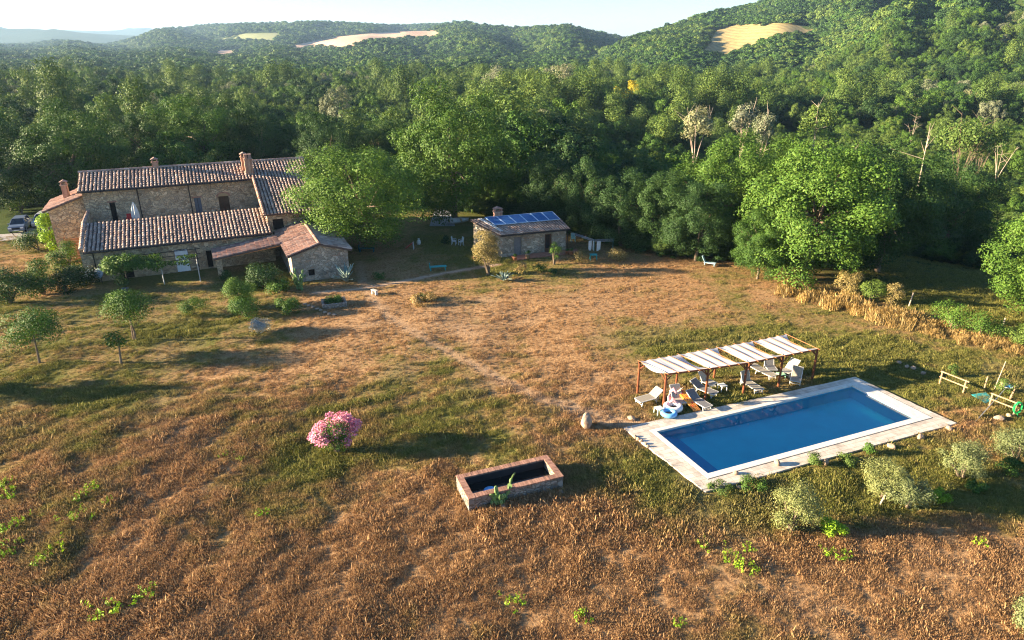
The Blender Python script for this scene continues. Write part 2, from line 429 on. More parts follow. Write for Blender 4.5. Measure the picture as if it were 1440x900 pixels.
def drape(name, mat, top, bot, n=40, m=10, lift=.5, kind='structure'):
    """a field on a far slope: both edges given as sight lines, laid on the terrain"""
    def along(pts, k):
        pts = np.array(pts, float); d = np.r_[0, np.cumsum(np.hypot(*np.diff(pts, axis=0).T))]
        q = np.linspace(0, d[-1], k); return np.stack([np.interp(q, d, pts[:, 0]), np.interp(q, d, pts[:, 1])], 1)
    A_, B_ = along(top, n), along(bot, n); V = []
    for j in range(m):
        for i in range(n):
            p = A_[i] + (B_[i] - A_[i]) * j / (m - 1); V.append(hit(p[0], p[1], 250))
    V = np.array(V); Z = H(V[:, 0], V[:, 1]) + lift
    jj = np.arange(n * m).reshape(m, n)
    F = np.stack([jj[:-1, :-1], jj[:-1, 1:], jj[1:, 1:], jj[1:, :-1]], -1).reshape(-1, 4)
    o = obj(name, mesh_np(name, np.c_[V, Z], F, [mat])); tag(o, kind=kind)
    ring = np.concatenate([V[:n], V[n * m - n:][::-1]])
    return ring
def field_mat(name, c0, c1):
    t = NT(name); p = t.n('VectorMath', {0: t.pos(), 1: (.02, .2, .2)}, operation='MULTIPLY').outputs[0]
    t.base(t.ramp(t.noise(1, 5, p), [c0, c1], [.3, .7]) if False else t.mix(1.0, t.ramp(t.noise(1, 5, p), [c0, c1], [.3, .7]), t.ramp(t.noise(.25, 6, t.pos(), .75), [.72, 1.18], [.3, .7]), 'MULTIPLY') if False else t.mix(1.0, t.mix(1.0, t.ramp(t.noise(1, 5, p), [c0, c1], [.3, .7]), t.ramp(t.noise(.25, 6, t.pos(), .75), [.72, 1.18], [.3, .7]), 'MULTIPLY'), t.ramp(t.n('TexWave', {'Vector': t.pos(), 'Scale': .045, 'Distortion': 2.5, 'Detail': 3}).outputs[1], [.80, 1.08]), 'MULTIPLY'), .95); return t.mat
M['stubble'] = field_mat('stubble', (.40, .25, .16), (.56, .38, .26))
M['meadow'] = field_mat('meadow', (.13, .16, .06), (.24, .25, .10))
M['hay'] = field_mat('hay', (.22, .18, .065), (.36, .28, .12))
CLEAR = [drape('hay_field', M['hay'], [(1008, 44), (1030, 36), (1070, 33), (1110, 34), (1144, 38)], [(985, 80), (1030, 82), (1052, 68), (1090, 57), (1146, 49)], lift=.8),
         drape('stubble_field', M['stubble'], [(410, 65), (470, 53), (540, 46), (622, 43)], [(412, 74), (475, 71), (555, 60), (624, 52)], lift=1.5),
         drape('stubble_field', M['stubble'], [(293, 72), (320, 70), (348, 69)], [(297, 84), (320, 83), (346, 79)], lift=1.5),
         drape('meadow', M['meadow'], [(310, 54), (345, 48), (395, 47)], [(314, 62), (350, 62), (396, 58)], lift=1.5),
         drape('stubble_field', M['stubble'], [(30, 78), (52, 78)], [(31, 88), (52, 88)], lift=1.5)]
def strip(name, pts, w, mat, lift=.012, jag=.25, step=.35):
    pts = [np.array(p) for p in pts]; P = []
    for a, b in zip(pts[:-1], pts[1:]):
        k = max(1, int(np.hypot(*(b - a)) / step)); P += [a + (b - a) * i / k for i in range(k)]
    P.append(pts[-1]); V = []
    for i, p in enumerate(P):
        d = P[min(i + 1, len(P) - 1)] - P[max(i - 1, 0)]; d = d / np.hypot(*d); nrm = np.array([-d[1], d[0]])
        for sgn in (-1, 1):
            q = p + nrm * sgn * (w / 2 + jag * mnoise.noise((p[0] * 1.3, p[1] * 1.3, sgn * 7.0)))
            V.append((q[0], q[1], Hs(q[0], q[1]) + lift))
    F = [(2 * i, 2 * i + 1, 2 * i + 3, 2 * i + 2) for i in range(len(P) - 1)]
    return tag(obj(name, mesh_np(name, V, F, [mat])), kind='structure')
M['dust'] = pm('dusty_track', [(.30, .20, .13), (.46, .33, .23)], 2.2, .95, bump=.3)
M['gravel'] = pm('pale_gravel', [(.26, .24, .22), (.38, .35, .32)], 9, .95, bump=.5)
strip('path', PATH_HOUSE, .42, M['dust'])
strip('driveway', [G(*p) for p in ((-120, 345), (-40, 338), (20, 332), (50, 326), (75, 316))], 3.6, M['gravel'], jag=.5)

# ------------------------------------------------------------------ swimming pool
pool = thing('swimming_pool', PL(.5, .5, 0), 'long blue swimming pool with white stone rim in the dry field', 'swimming pool')
P0 = Vector(PL(.5, .5, 0))
def pl(s, t, z): return Vector(PL(s, t, z)) - P0
def deck_mat():
    t = NT('pale_travertine'); v = t.pos()
    ang = math.atan2(PEX[1], PEX[0])
    rv = t.n('VectorRotate', {'Vector': v, 'Angle': -ang}, rotation_type='Z_AXIS').outputs[0]
    br = t.n('TexBrick', {'Vector': rv, 'Color1': (.50, .455, .395, 1), 'Color2': (.62, .575, .51, 1), 'Mortar': (.36, .30, .22, 1), 'Scale': 1.0, 'Mortar Size': .012, 'Brick Width': 1.1, 'Row Height': .36})
    k = t.ramp(t.noise(1.6, 6, v, .65), [(.62, .58, .54), (1.0, .98, .95)], [.3, .58])
    t.base(t.mix(1.0, br.outputs[0], k, 'MULTIPLY'), .85); t.bump(t.noise(14, 4, v), .3, .02); return t.mat
M['deck'] = deck_mat()
M['rim'] = pm('white_rim_stone', [(.56, .53, .47), (.66, .63, .57)], 5, .7)
def liner_mat(name, c0, c1):
    t = NT(name); t.base(t.ramp(t.noise(.6, 3, t.objc()), [c0, c1], [.3, .7]), .6); return t.mat
M['liner'] = liner_mat('blue_liner', (.030, .70, .86), (.045, .80, .95))
M['liner_dark'] = liner_mat('step_liner', (.018, .32, .58), (.022, .38, .66))
def ring(mb, outer, inner, z, zb=None):
    n = len(outer)
    for i in range(n):
        j = (i + 1) % n
        mb.quad((*outer[i], z), (*outer[j], z), (*inner[j], z), (*inner[i], z))
        if zb is not None:
            mb.quad((*outer[i], z), (*outer[i], zb), (*outer[j], zb), (*outer[j], z))
            mb.quad((*inner[i], z), (*inner[j], z), (*inner[j], zb), (*inner[i], zb))
def rect(s0, t0, s1, t1): return [tuple(pl(s, t, 0))[:2] for s, t in ((s0, t0), (s1, t0), (s1, t1), (s0, t1))]
SM, TM = 1 / 15.7, 1 / 4.72            # one metre along and across
gut0, gut1 = rect(-.34 * SM, -.34 * TM, 1 + 1.0 * SM, 1 + .46 * TM), rect(-.30 * SM, -.30 * TM, 1 + .93 * SM, 1 + .40 * TM)
dk = MB()
dout = [np.array(p) - np.array(P0[:2]) for p in ((6.76, 35.96), (24.05, 42.72), (27.42, 36.50), (10.12, 29.60))]
dfine = []
for i in range(4):
    a, b = dout[i], dout[(i + 1) % 4]; k = 14
    for q in range(k):
        p = a + (b - a) * q / k
        jit = 0 if q == 0 else .09 * mnoise.noise((p[0] * 2, p[1] * 2, 4.0))
        d = (b - a) / np.hypot(*(b - a)); dfine.append(tuple(p + np.array([-d[1], d[0]]) * jit))
gfine = []
for i in range(4):
    a, b = np.array(gut0[i]), np.array(gut0[(i + 1) % 4])
    for q in range(14): gfine.append(tuple(a + (b - a) * q / 14))
ring(dk, dfine, gfine, .09, -.35)
dk.build('deck', M['deck'], pool)
g_ = MB(); ring(g_, gut0, gut1, .055); g_.build('drain_channel', M['iron'], pool)
rm = MB(); ring(rm, gut1, rect(0, 0, 1, 1), .11, -.02)
rm.build('rim', M['rim'], pool)
ws = MB()
b0, b1 = rect(0, 0, 1, 1), [tuple(pl(s, t, 0))[:2] for s, t in ((0, 0), (1, 0), (1, 1), (0, 1))]
for i in range(4):
    j = (i + 1) % 4
    ws.quad((*b0[i], -.02), (*b0[j], -.02), (*b0[j], -.85), (*b0[i], -.85))
ws.poly([(*p, -.85) for p in b0])
ws.build('basin', M['liner'], pool)
st = MB()
for k, (s1, zt) in enumerate(((.020, -.16), (.040, -.30), (.060, -.44), (.080, -.58), (.10, -.70))):
    q = rect(.002, .002, s1, .998); st.prism(q, -.84, zt - .002 * k)
st.build('pool_steps', M['liner_dark'], pool)
for s in (.185, .52):
    sk = MB(); c = pl(s, .004, -.05); e = Vector((PEX[0], PEX[1], 0)).normalized(); n_ = Vector((e.y, -e.x, 0))
    for du, dz, w, h in ((0, .075, .42, .03), (0, -.085, .42, .03), (-.2, 0, .03, .14), (.2, 0, .03, .14)):
        sk.bar(c + e * (du - w / 2) + n_ * .02 + Vector((0, 0, dz)), c + e * (du + w / 2) + n_ * .02 + Vector((0, 0, dz)), .03, h)
    sk.build('skimmer', M['white_plastic'], pool)
    lp = MB(); c2 = pl(s + .055, .006, -.12)
    lp.torus((0, 0, 0), .10, .02, 16, 6)
    o = lp.build('inlet_ring', M['white_plastic'], pool, True, loc=c2); o.rotation_euler = (R(90), 0, math.atan2(PEX[1], PEX[0]))
# water: clear, tinted, mirror-like at grazing angles
t = NT('pool_water')
tr = t.n('BsdfTransparent', {'Color': (.46, .97, 1.0, 1)})
gl = t.n('BsdfGlossy', {'Color': (1, 1, 1, 1), 'Roughness': .015})
fr = t.n('Fresnel', {'IOR': 1.33})
bp = t.n('Bump', {'Height': t.noise(2.4, 3, t.pos()), 'Strength': .05, 'Distance': .06})
t.l(bp.outputs[0], gl.inputs['Normal']); t.l(bp.outputs[0], fr.inputs['Normal'])
mx = t.n('MixShader', {0: fr.outputs[0], 1: tr.outputs[0], 2: gl.outputs[0]}); t.l(mx.outputs[0], t.out.inputs['Surface'])
M['water'] = t.mat
wt = MB(); wt.poly([PL(s, q, -.03) for s, q in ((.0005, .001), (.9995, .001), (.9995, .999), (.0005, .999))])
tag(face_up(wt.build('pool_water', M['water'])), kind='structure')
# ------------------------------------------------------------------ buildings
def tiled_roof(name, parent, e0, e1, t1, t0, col=.36, row=.46, mat=None, thick=.14, seed=1):
    """barrel-tile roof slope: eave e0-e1, top t0-t1 (t0 above e0)"""
    rr = random.Random(seed); mat = mat or M['tile']
    e0, e1, t0, t1 = map(Vector, (e0, e1, t0, t1)); mb = MB()
    nrm = ((e1 - e0).cross(t0 - e0)).normalized()
    if nrm.z < 0: nrm = -nrm
    dn = -nrm * thick
    q = [e0, e1, t1, t0]; mb.cur = 1
    mb.add(q + [p + dn for p in q], [(0, 1, 2, 3), (7, 6, 5, 4), (0, 4, 5, 1), (1, 5, 6, 2), (2, 6, 7, 3), (3, 7, 4, 0)])
    mb.cur = 0
    W = max((e1 - e0).length, (t1 - t0).length); nc = max(2, int(W / col)); L = max((t0 - e0).length, (t1 - e1).length); nr_ = max(2, int(L / row))
    def at(u, v): a = e0.lerp(e1, u); b = t0.lerp(t1, u); return a.lerp(b, v)
    for i in range(nc):
        u = (i + .5) / nc
        sag = .015 * math.sin(i * .7)
        for j in range(nr_):
            v0 = j / nr_ - .005; v1 = (j + 1.12) / nr_
            if j == nr_ - 1: v1 = 1.0
            w = (at(u + .5 / nc, .5) - at(u - .5 / nc, .5)).length
            p, r_ = at(u, v0), at(u, v1)
            ax = (at(min(1, u + .01), v0) - at(u - .01, v0)).normalized()
            sl_ = (r_ - p).normalized(); up = ax.cross(sl_).normalized()
            if up.z < 0: up = -up
            jx = rr.uniform(-.03, .03); jz = rr.uniform(0, .02) + sag; r0 = w * .36 * rr.uniform(.92, 1.08); r1 = r0 * .8
            vs_ = []
            for (c_, rad, lift) in ((p, r0, .035), (r_, r1, .0)):
                for k in range(6):
                    a = math.pi * k / 5
                    vs_.append(c_ + ax * (math.cos(a) * rad + jx) + up * (math.sin(a) * rad * .8 + lift + jz))
            mb.add(vs_, [(k, k + 1, 7 + k, 6 + k) for k in range(5)] + [(0, 1, 2, 3, 4, 5)])
    return mb.build(name, [mat, M['tile_under']], parent)
def ridge_tiles(name, parent, a, b, r=.17, mat=None):
    a, b = Vector(a), Vector(b); n = max(2, int((b - a).length / .45)); mb = MB(); rr = random.Random(4)
    d = (b - a) / n; ax = d.normalized(); sd_ = ax.cross(Vector((0, 0, 1))).normalized(); up = sd_.cross(ax)
    for i in range(n):
        vs_ = []
        for (p, rad) in ((a + d * i, r * 1.1), (a + d * (i + 1.1), r * .9)):
            for k in range(7):
                q = math.pi * k / 6; vs_.append(p + sd_ * math.cos(q) * rad + up * (math.sin(q) * rad + rr.uniform(-.01, .01)))
        mb.add(vs_, [(k, k + 1, 8 + k, 7 + k) for k in range(6)] + [tuple(range(7))])
    return mb.build(name, mat or M['tile'], parent)
def wall_face(mb, o, ex, L, zt0, zt1, ops=(), depth=.3, n_in=None):
    """one wall face from o along ex, its top sloping from zt0 to zt1; openings (x0,z0,x1,z1) get reveals"""
    o = Vector(o); ex = Vector(ex).normalized(); n_in = Vector(n_in)
    xs = sorted({0, L, *[q[0] for q in ops], *[q[2] for q in ops]})
    for a, b in zip(xs[:-1], xs[1:]):
        zs = sorted({q[k] for q in ops if q[0] < b - 1e-6 and q[2] > a + 1e-6 for k in (1, 3)})
        lv = [0] + zs; zta = zt0 + (zt1 - zt0) * a / L; ztb = zt0 + (zt1 - zt0) * b / L
        for i, z in enumerate(lv):
            top = i == len(lv) - 1
            z1a, z1b = (zta, ztb) if top else (lv[i + 1], lv[i + 1])
            zm = (z + (z1a + z1b) / 2) / 2
            if any(q[0] < (a + b) / 2 < q[2] and q[1] < zm < q[3] for q in ops): continue
            if z1a - z < 1e-6: continue
            V3 = lambda x, h: o + ex * x + Vector((0, 0, h))
            mb.quad(V3(a, z), V3(b, z), V3(b, z1b), V3(a, z1a))
    for x0, z0, x1, z1 in ops:
        V3 = lambda x, h, d: o + ex * x + Vector((0, 0, h)) + n_in * d
        mb.quad(V3(x0, z0, 0), V3(x0, z1, 0), V3(x0, z1, depth), V3(x0, z0, depth))
        mb.quad(V3(x1, z0, 0), V3(x1, z1, 0), V3(x1, z1, depth), V3(x1, z0, depth))
        mb.quad(V3(x0, z1, 0), V3(x1, z1, 0), V3(x1, z1, depth), V3(x0, z1, depth))
        mb.quad(V3(x0, z0, 0), V3(x1, z0, 0), V3(x1, z0, depth), V3(x0, z0, depth))
def block(name, parent, X0, X1, Y0, Y1, zf, zb, front=(), left=(), mat=None, right=(), gable=None):
    """four walls; zf / zb heights of the front and back walls (side walls slope between)"""
    mb = MB()
    wall_face(mb, (X0, Y0, 0), (1, 0, 0), X1 - X0, zf, zf, front, n_in=(0, 1, 0))
    wall_face(mb, (X0, Y1, 0), (1, 0, 0), X1 - X0, zb, zb, n_in=(0, -1, 0))
    wall_face(mb, (X0, Y0, 0), (0, 1, 0), Y1 - Y0, zf, zb, left, n_in=(1, 0, 0))
    wall_face(mb, (X1, Y0, 0), (0, 1, 0), Y1 - Y0, zf, zb, right, n_in=(-1, 0, 0))
    return mb.build(name, mat or M['stone'], parent)
def boxpart(name, parent, c, d, mat, rz=0, bevel=0):
    mb = MB(); mb.box((0, 0, 0), d); o = mb.build(name, mat, parent, loc=c, bevel=bevel); o.rotation_euler = (0, 0, rz); return o
def chimney(parent, x, y, z0, z1, w, d, mat=None, flues=0):
    mb = MB(); mb.box((0, 0, (z1 - z0) / 2), (w, d, z1 - z0)); mb.box((0, 0, z1 - z0 + .04), (w + .14, d + .14, .08))
    ch = mb.build('chimney', mat or M['brick'], parent, loc=(x, y, z0))
    cp = MB()
    if flues:
        for k in range(flues):
            fx = (k - (flues - 1) / 2) * w / flues
            cp.box((fx, 0, .22), (w / flues * .7, d * .7, .44)); cp.box((fx, 0, .47), (w / flues * .85, d * .85, .06))
    else:
        for sx in (-1, 1): cp.box((sx * (w / 2 - .07), 0, .14), (.12, d, .28))
        cp.add([(-w / 2 - .1, -d / 2 - .05, .28), (w / 2 + .1, -d / 2 - .05, .28), (w / 2 + .1, d / 2 + .05, .28), (-w / 2 - .1, d / 2 + .05, .28), (0, -d / 2 - .05, .5), (0, d / 2 + .05, .5)],
               [(0, 1, 4), (2, 3, 5), (1, 2, 5, 4), (3, 0, 4, 5), (3, 2, 1, 0)])
    cp.build('chimney_cap', M['tile_red'], ch, loc=(0, 0, z1 - z0 + .08))
    return ch
HO = (-40.8, 62.7, 0.0); HR = R(24.5)
house = thing('farmhouse', HO, 'big stone farmhouse with tiled roofs on several levels and a roof terrace', 'house', rz=HR)
# upper range behind the terrace
ops = [(2.3, 3.6, 2.85, 5.65), (10.65, 3.55, 11.35, 5.4), (13.2, 3.5, 14.3, 5.35)]     # measured from X0 = -.5
block('wall', house, -.5, 17.0, 10.3, 18.0, 7.15, 7.1, ops)
# gable ends of the upper range
for X in (-.498, 22.8):
    gb = MB(); gb.poly([(X, 10.3, 7.1), (X, 14.2, 8.3), (X, 18.0, 7.1)]); gb.build('gable', M['stone'], house)
up_front = tiled_roof('roof', house, (-.85, 9.9, 7.1), (23.1, 9.9, 7.1), (23.1, 14.2, 8.4), (-.85, 14.2, 8.4), seed=1)
tiled_roof('roof', house, (23.1, 18.5, 7.1), (-.85, 18.5, 7.1), (-.85, 14.2, 8.4), (23.1, 14.2, 8.4), seed=2)
ridge_tiles('ridge_tile_row', house, (-.9, 14.2, 8.45), (23.1, 14.2, 8.45))
chimney(up_front, 6.75, 14.3, 8.2, 9.0, .62, .55)
chimney(up_front, 16.5, 11.3, 7.2, 9.15, .85, .7, flues=2)
chimney(up_front, 16.1, 12.1, 7.5, 9.3, .6, .6)
# doors and windows of the upper range
d1 = boxpart('door', house, (2.08, 10.57, 4.62), (.56, .06, 2.05), M['black'])
d2 = boxpart('window', house, (10.5, 10.5, 4.47), (.7, .05, 1.85), pm('blue_grey_shutter', [(.08, .10, .13), (.13, .15, .19)], 4, .6))
sh = MB(); sh.box((0, -.03, .0), (.04, .03, 1.85)); sh.build('shutter_bar', M['iron'], d2)
ad = boxpart('door', house, (13.25, 10.55, 4.42), (1.1, .06, 1.85), pm('brown_arched_door', [(.07, .03, .018), (.11, .05, .03)], 4, .6))
pn = MB()
for dx in (-.27, .27): pn.box((dx, -.04, 0), (.46, .03, 1.7))
pn.build('door_leaf', M['wood_dark'], ad)
ar = MB()
for k in range(9):
    a0 = math.pi * k / 9; a1 = math.pi * (k + 1) / 9
    p = [Vector((math.cos(a) * r_, y, math.sin(a) * r_ * .62)) for y in (0, .30) for r_, a in ((.55, a0), (.55, a1), (.78, a1), (.78, a0))]
    ar.add(p, [(0, 1, 2, 3), (0, 4, 5, 1), (3, 2, 6, 7)])
ar.build('brick_arch', M['brick_edge'], house, loc=(13.25, 10.27, 5.36))
tp = MB(); tp.poly([(math.cos(math.pi * k / 10) * .55, 0, math.sin(math.pi * k / 10) * .34) for k in range(11)])
tp.build('fanlight', pm('ochre_fanlight', [(.33, .24, .13), (.40, .30, .17)], 4, .6), house, loc=(13.25, 10.29, 5.36))
for x, z0, w, h in ((2.08, 5.66, .9, .14), (10.5, 5.42, 1.0, .13)):
    boxpart('lintel', house, (x, 10.29, z0 + h / 2), (w, .06, h), M['brick_edge'])
for x in (4.7, 9.8):
    tb = MB(); tb.tube([(x, 10.22, 3.4), (x, 10.22, 6.98)], .055); tb.build('downpipe', M['iron'], house)
gu = MB(); gu.tube([(-.8, 9.84, 7.0), (16.0, 9.84, 7.0)], .07); gu.build('gutter', M['iron'], house)
# terrace floor between the ranges
boxpart('terrace_floor', house, (8.4, 7.9, 3.4), (17.6, 4.8, .2), pm('terrace_tiles', [(.30, .17, .11), (.42, .26, .18)], 3, .9))
# left parapet of the terrace with a tile coping
pb = MB(); pb.prism([(-.45, .3), (-.1, .3), (-.1, 10.3), (-.45, 10.3)], 0, 3.0)
pb.add([(-.45, .3, 3.0), (-.1, .3, 3.0), (-.1, 10.3, 3.0), (-.45, 10.3, 3.0), (-.45, .3, 3.35), (-.1, .3, 3.35), (-.1, 5.6, 4.75), (-.45, 5.6, 4.75), (-.1, 10.3, 4.9), (-.45, 10.3, 4.9)],
       [(0, 1, 5, 4), (4, 5, 6, 7), (7, 6, 8, 9), (0, 4, 7, 9, 3), (1, 2, 8, 6, 5)])
pb.build('parapet', M['stone'], house)
ridge_tiles('coping_tile_row', house, (-.28, .1, 3.38), (-.28, 5.6, 4.8), .2); ridge_tiles('coping_tile_row', house, (-.28, 5.6, 4.8), (-.28, 10.3, 4.95), .2)
# lower range
block('wall', house, -.1, 17.2, .3, 5.4, 3.1, 4.4, [(2.6, 0, 3.8, 2.0), (7.7, 0, 8.95, 2.35), (10.6, .1, 11.1, 1.9)])
tiled_roof('roof', house, (-.15, -.1, 3.15), (17.15, -.1, 3.15), (17.15, 5.6, 4.62), (-.15, 5.6, 4.62), seed=3)
boxpart('door', house, (3.1, .58, 1.0), (1.2, .05, 2.0), M['black'])
boxpart('door', house, (8.22, .58, 1.17), (1.25, .05, 2.35), M['black'])
boxpart('door', house, (10.75, .58, 1.0), (.5, .05, 1.8), M['black'])
gu = MB(); gu.tube([(-.1, -.17, 3.04), (17.0, -.17, 3.04)], .06); gu.build('gutter', M['iron'], house)
tb = MB(); tb.tube([(.6, .24, 0), (.6, .24, 3.0)], .05); tb.build('downpipe', M['iron'], house)
# right block under the long catslide slope
block('wall', house, 17.0, 22.8, 1.9, 18.0, 4.75, 7.1, [(.5, 2.9, 1.6, 4.1)], right=[])
lw = MB(); wall_face(lw, (16.99, 1.9, 0), (0, 1, 0), 8.4, 4.75, 7.1, n_in=(1, 0, 0)); lw.build('wall', M['stone'], house)
tiled_roof('roof', house, (16.6, 1.5, 4.72), (23.1, 1.5, 4.72), (23.1, 9.95, 7.12), (16.6, 9.95, 7.12), seed=5)
ridge_tiles('verge_tile_row', house, (16.72, 1.5, 4.86), (16.72, 9.95, 7.26), .17, M['tile_red'])
wn_ = boxpart('window', house, (18.05, 2.12, 3.5), (1.1, .05, 1.2), M['black'])
# porch, its roof falling to the left
tiled_roof('roof', house, (11.1, .1, 2.05), (11.1, -3.7, 2.05), (17.5, -3.7, 2.85), (17.5, .1, 2.85), col=.36, mat=M['tile_red'], seed=6)
po = MB(); po.box((11.55, -3.2, .95), (.5, .5, 1.9)); po.build('porch_pillar', M['stone'], house)
bm_ = MB(); bm_.bar((11.2, -3.45, 1.95), (17.6, -3.45, 2.68), .16, .2); bm_.build('porch_beam', pm('orange_timber', [(.42, .20, .07), (.55, .29, .12)], 4, .7), house)
# annex with its gable to the front
ax = MB()
wall_face(ax, (17.9, -8.0, 0), (1, 0, 0), 5.4, 2.75, 2.75, [(1.45, .5, 2.05, 1.15)], n_in=(0, 1, 0))
wall_face(ax, (17.9, -8.0, 0), (0, 1, 0), 9.9, 2.75, 2.75, [(4.2, 0, 5.6, 2.0)], n_in=(1, 0, 0))
wall_face(ax, (23.3, -8.0, 0), (0, 1, 0), 9.9, 2.75, 2.75, n_in=(-1, 0, 0))
ax.poly([(17.9, -8.0, 2.75), (23.3, -8.0, 2.75), (20.6, -8.0, 3.6)])
ax.build('wall', M['stone_grey'], house)
boxpart('window', house, (19.65, -7.74, .82), (.6, .05, .65), M['black'])
tiled_roof('roof', house, (17.5, 1.9, 2.72), (17.5, -8.3, 2.72), (20.6, -8.3, 3.68), (20.6, 1.9, 3.68), col=.34, row=.42, mat=M['tile_red'], seed=7)
tiled_roof('roof', house, (23.7, -8.3, 2.72), (23.7, 1.9, 2.72), (20.6, 1.9, 3.68), (20.6, -8.3, 3.68), col=.36, seed=8)
ridge_tiles('ridge_tile_row', house, (20.6, -8.35, 3.72), (20.6, 1.9, 3.72), .15, M['tile_red'])
ridge_tiles('verge_tile_row', house, (17.5, -8.25, 2.8), (20.6, -8.25, 3.74), .13, M['tile_red'])
# left wing, roof falling to the left
block('wall', house, -4.0, -.52, 11.0, 17.0, 5.2, 5.2)
lwm = MB(); lwm.poly([(-4.0, 10.995, 5.15), (-.52, 10.995, 5.15), (-.52, 10.995, 6.35)]); lwm.build('wall', M['stone'], house)
lr = tiled_roof('roof', house, (-4.5, 17.3, 5.15), (-4.5, 10.6, 5.15), (-.5, 10.6, 6.55), (-.5, 17.3, 6.55), mat=M['tile_red'], seed=9)
chimney(lr, -2.4, 13.6, 5.8, 7.3, .6, .6)
ln = MB()
for k in range(9): ln.box((-1.6, 7.6, .3 + k * .3), (2.2, .08, .24))
for x in (-2.65, -.55): ln.box((x, 7.7, 1.5), (.14, .14, 3.0))
ln.build('timber_screen', pm('brown_timber', [(.22, .10, .05), (.34, .17, .09)], 3, .8), house)
# ------------------------------------------------------------------ stone shed with solar panels
SR = R(20.0)
shed = thing('stone_shed', (-1.0, 70.95, 0), 'small stone outbuilding with a tiled roof and row of solar panels', 'shed', rz=SR)
SL, SD_ = 7.6, 4.6
sw = MB()
wall_face(sw, (.05, .35, 0), (1, 0, 0), SL - .05, 2.5, 2.5, [(1.4, 0, 2.25, 2.1), (5.0, 0, 5.85, 2.1)], n_in=(0, 1, 0))
SBL, SBR = (-2.1, 3.8), (7.35, 3.9)
sw.quad((.05, .35, 0), (*SBL, 0), (*SBL, 3.35), (.05, .35, 2.5)); sw.quad((SL, .35, 0), (*SBR, 0), (*SBR, 3.35), (SL, .35, 2.5)); sw.quad((*SBL, 0), (*SBR, 0), (*SBR, 3.35), (*SBL, 3.35))
sw.build('wall', M['stone_grey'], shed)
sroof = tiled_roof('roof', shed, (-.25, 0, 2.55), (SL + .35, 0, 2.55), (SL + .1, 4.1, 3.5), (-2.45, 4.0, 3.5), col=.36, row=.42, seed=11)
chimney(sroof, .9, 4.2, 3.2, 4.1, .9, .6)
dd = boxpart('door', shed, (1.87, .6, 1.05), (.85, .06, 2.1), pm('grey_plank_door', [(.16, .16, .17), (.24, .23, .23)], 5, .8))
sb = MB(); sb.box((0, -.5, -1.0), (1.2, .45, .1)); sb.build('door_step', M['deck'], dd)
d3 = boxpart('door', shed, (5.47, .6, 1.05), (.85, .06, 2.1), pm('brown_framed_door', [(.10, .05, .03), (.14, .07, .04)], 5, .6))
gp = MB(); gp.box((0, -.04, .15), (.5, .03, 1.5)); gp.build('door_pane', pm('dark_glass', [(.02, .025, .03)], 3, .1, spec=.5), d3)
gu = MB(); gu.tube([(-.2, -.07, 2.46), (SL + .3, -.07, 2.46)], .06); gu.tube([(SL + .1, .2, 2.4), (SL + .1, .25, 0)], .045); gu.build('gutter', M['iron'], shed)
t = NT('solar_cell'); br = t.n('TexBrick', {'Vector': t.objc(), 'Color1': (.022, .10, .28, 1), 'Color2': (.03, .13, .34, 1), 'Mortar': (.12, .2, .34, 1), 'Scale': 3.0, 'Mortar Size': .012}, offset=0)  # cell blues brightened to stand in for reflected sky
t.base(br.outputs[0], .12); t.b.inputs['Specular IOR Level'].default_value = .6; M['solar'] = t.mat
slope = math.atan2(.95, 4.0); w_ = (SL + .55) / 6
for k in range(6):
    x0 = -.75 + w_ * k; sk_ = (-.62, -.5, -.42, -.34, -.26, -.18)[k]; pnl = []      # panels follow the slant of the roof
    for (x, y) in ((x0 - sk_ * .9 + .03, 1.95), (x0 + w_ - sk_ * .75 - .03, 1.95), (x0 + w_ + sk_ * .1 - .03, 3.85), (x0 + .03, 3.85)): pnl.append(Vector((x, y, 2.55 + y * .2375 + .17)))
    mb = MB(); mb.prism([(q.x, q.y) for q in pnl], 0, .05); me_ = mb
    me_.v = [(q.x, q.y, q.z + dz) for dz in (0, .05) for q in pnl]
    p = me_.build('solar_panel', M['solar'], sroof)
    fr_ = MB(); up_ = Vector((0, 0, .035))
    for i_ in range(4): fr_.bar(pnl[i_] + up_, pnl[(i_ + 1) % 4] + up_, .075, .07)
    fr_.build('panel_frame', pm('blue_steel', [(.36, .50, .68)], 4, .4) if k == 0 else bpy.data.materials['blue_steel'], p)
pp = MB()
for dx in (0, .22): pp.tube([(-1.45 + dx, 3.8, 3.62), (-.7 + dx, 2.2, 3.24), (.0 + dx, .6, 2.86)], .05)
pp.build('water_pipe', M['white_plastic'], sroof)
# ------------------------------------------------------------------ foliage
def leaf_quads(P, Nn, size, rng, aspect=.62):
    """rhombic leaves at points P facing roughly Nn"""
    n = len(P); d = Nn + rng.normal(0, .42, (n, 3)); d /= np.linalg.norm(d, axis=1, keepdims=True) + 1e-9
    r = rng.normal(0, 1, (n, 3)); a = np.cross(d, r); a /= np.linalg.norm(a, axis=1, keepdims=True) + 1e-9; b = np.cross(d, a)
    s = (size * rng.uniform(.6, 1.35, n))[:, None]
    V = np.stack([P - a * s * .5, P - b * s * .5 * aspect + d * s * .10, P + a * s * .5, P + b * s * .5 * aspect + d * s * .10], 1)
    return V.reshape(-1, 3)
def lobes_round(rng, K, rx, rz, cz, r0=.24, r1=.38, low=-.45, reach=.74):
    L = [(0, 0, cz, min(rx, rz) * .72)]
    while len(L) < K:
        d = rng.normal(0, 1, 3); d /= np.linalg.norm(d)
        if d[2] < low: continue
        q = reach * rng.uniform(.72, 1.12); r = rx * rng.uniform(r0, r1) * 1.25
        L.append((d[0] * rx * q, d[1] * rx * q, cz + d[2] * rz * q, r))
    return np.array(L)
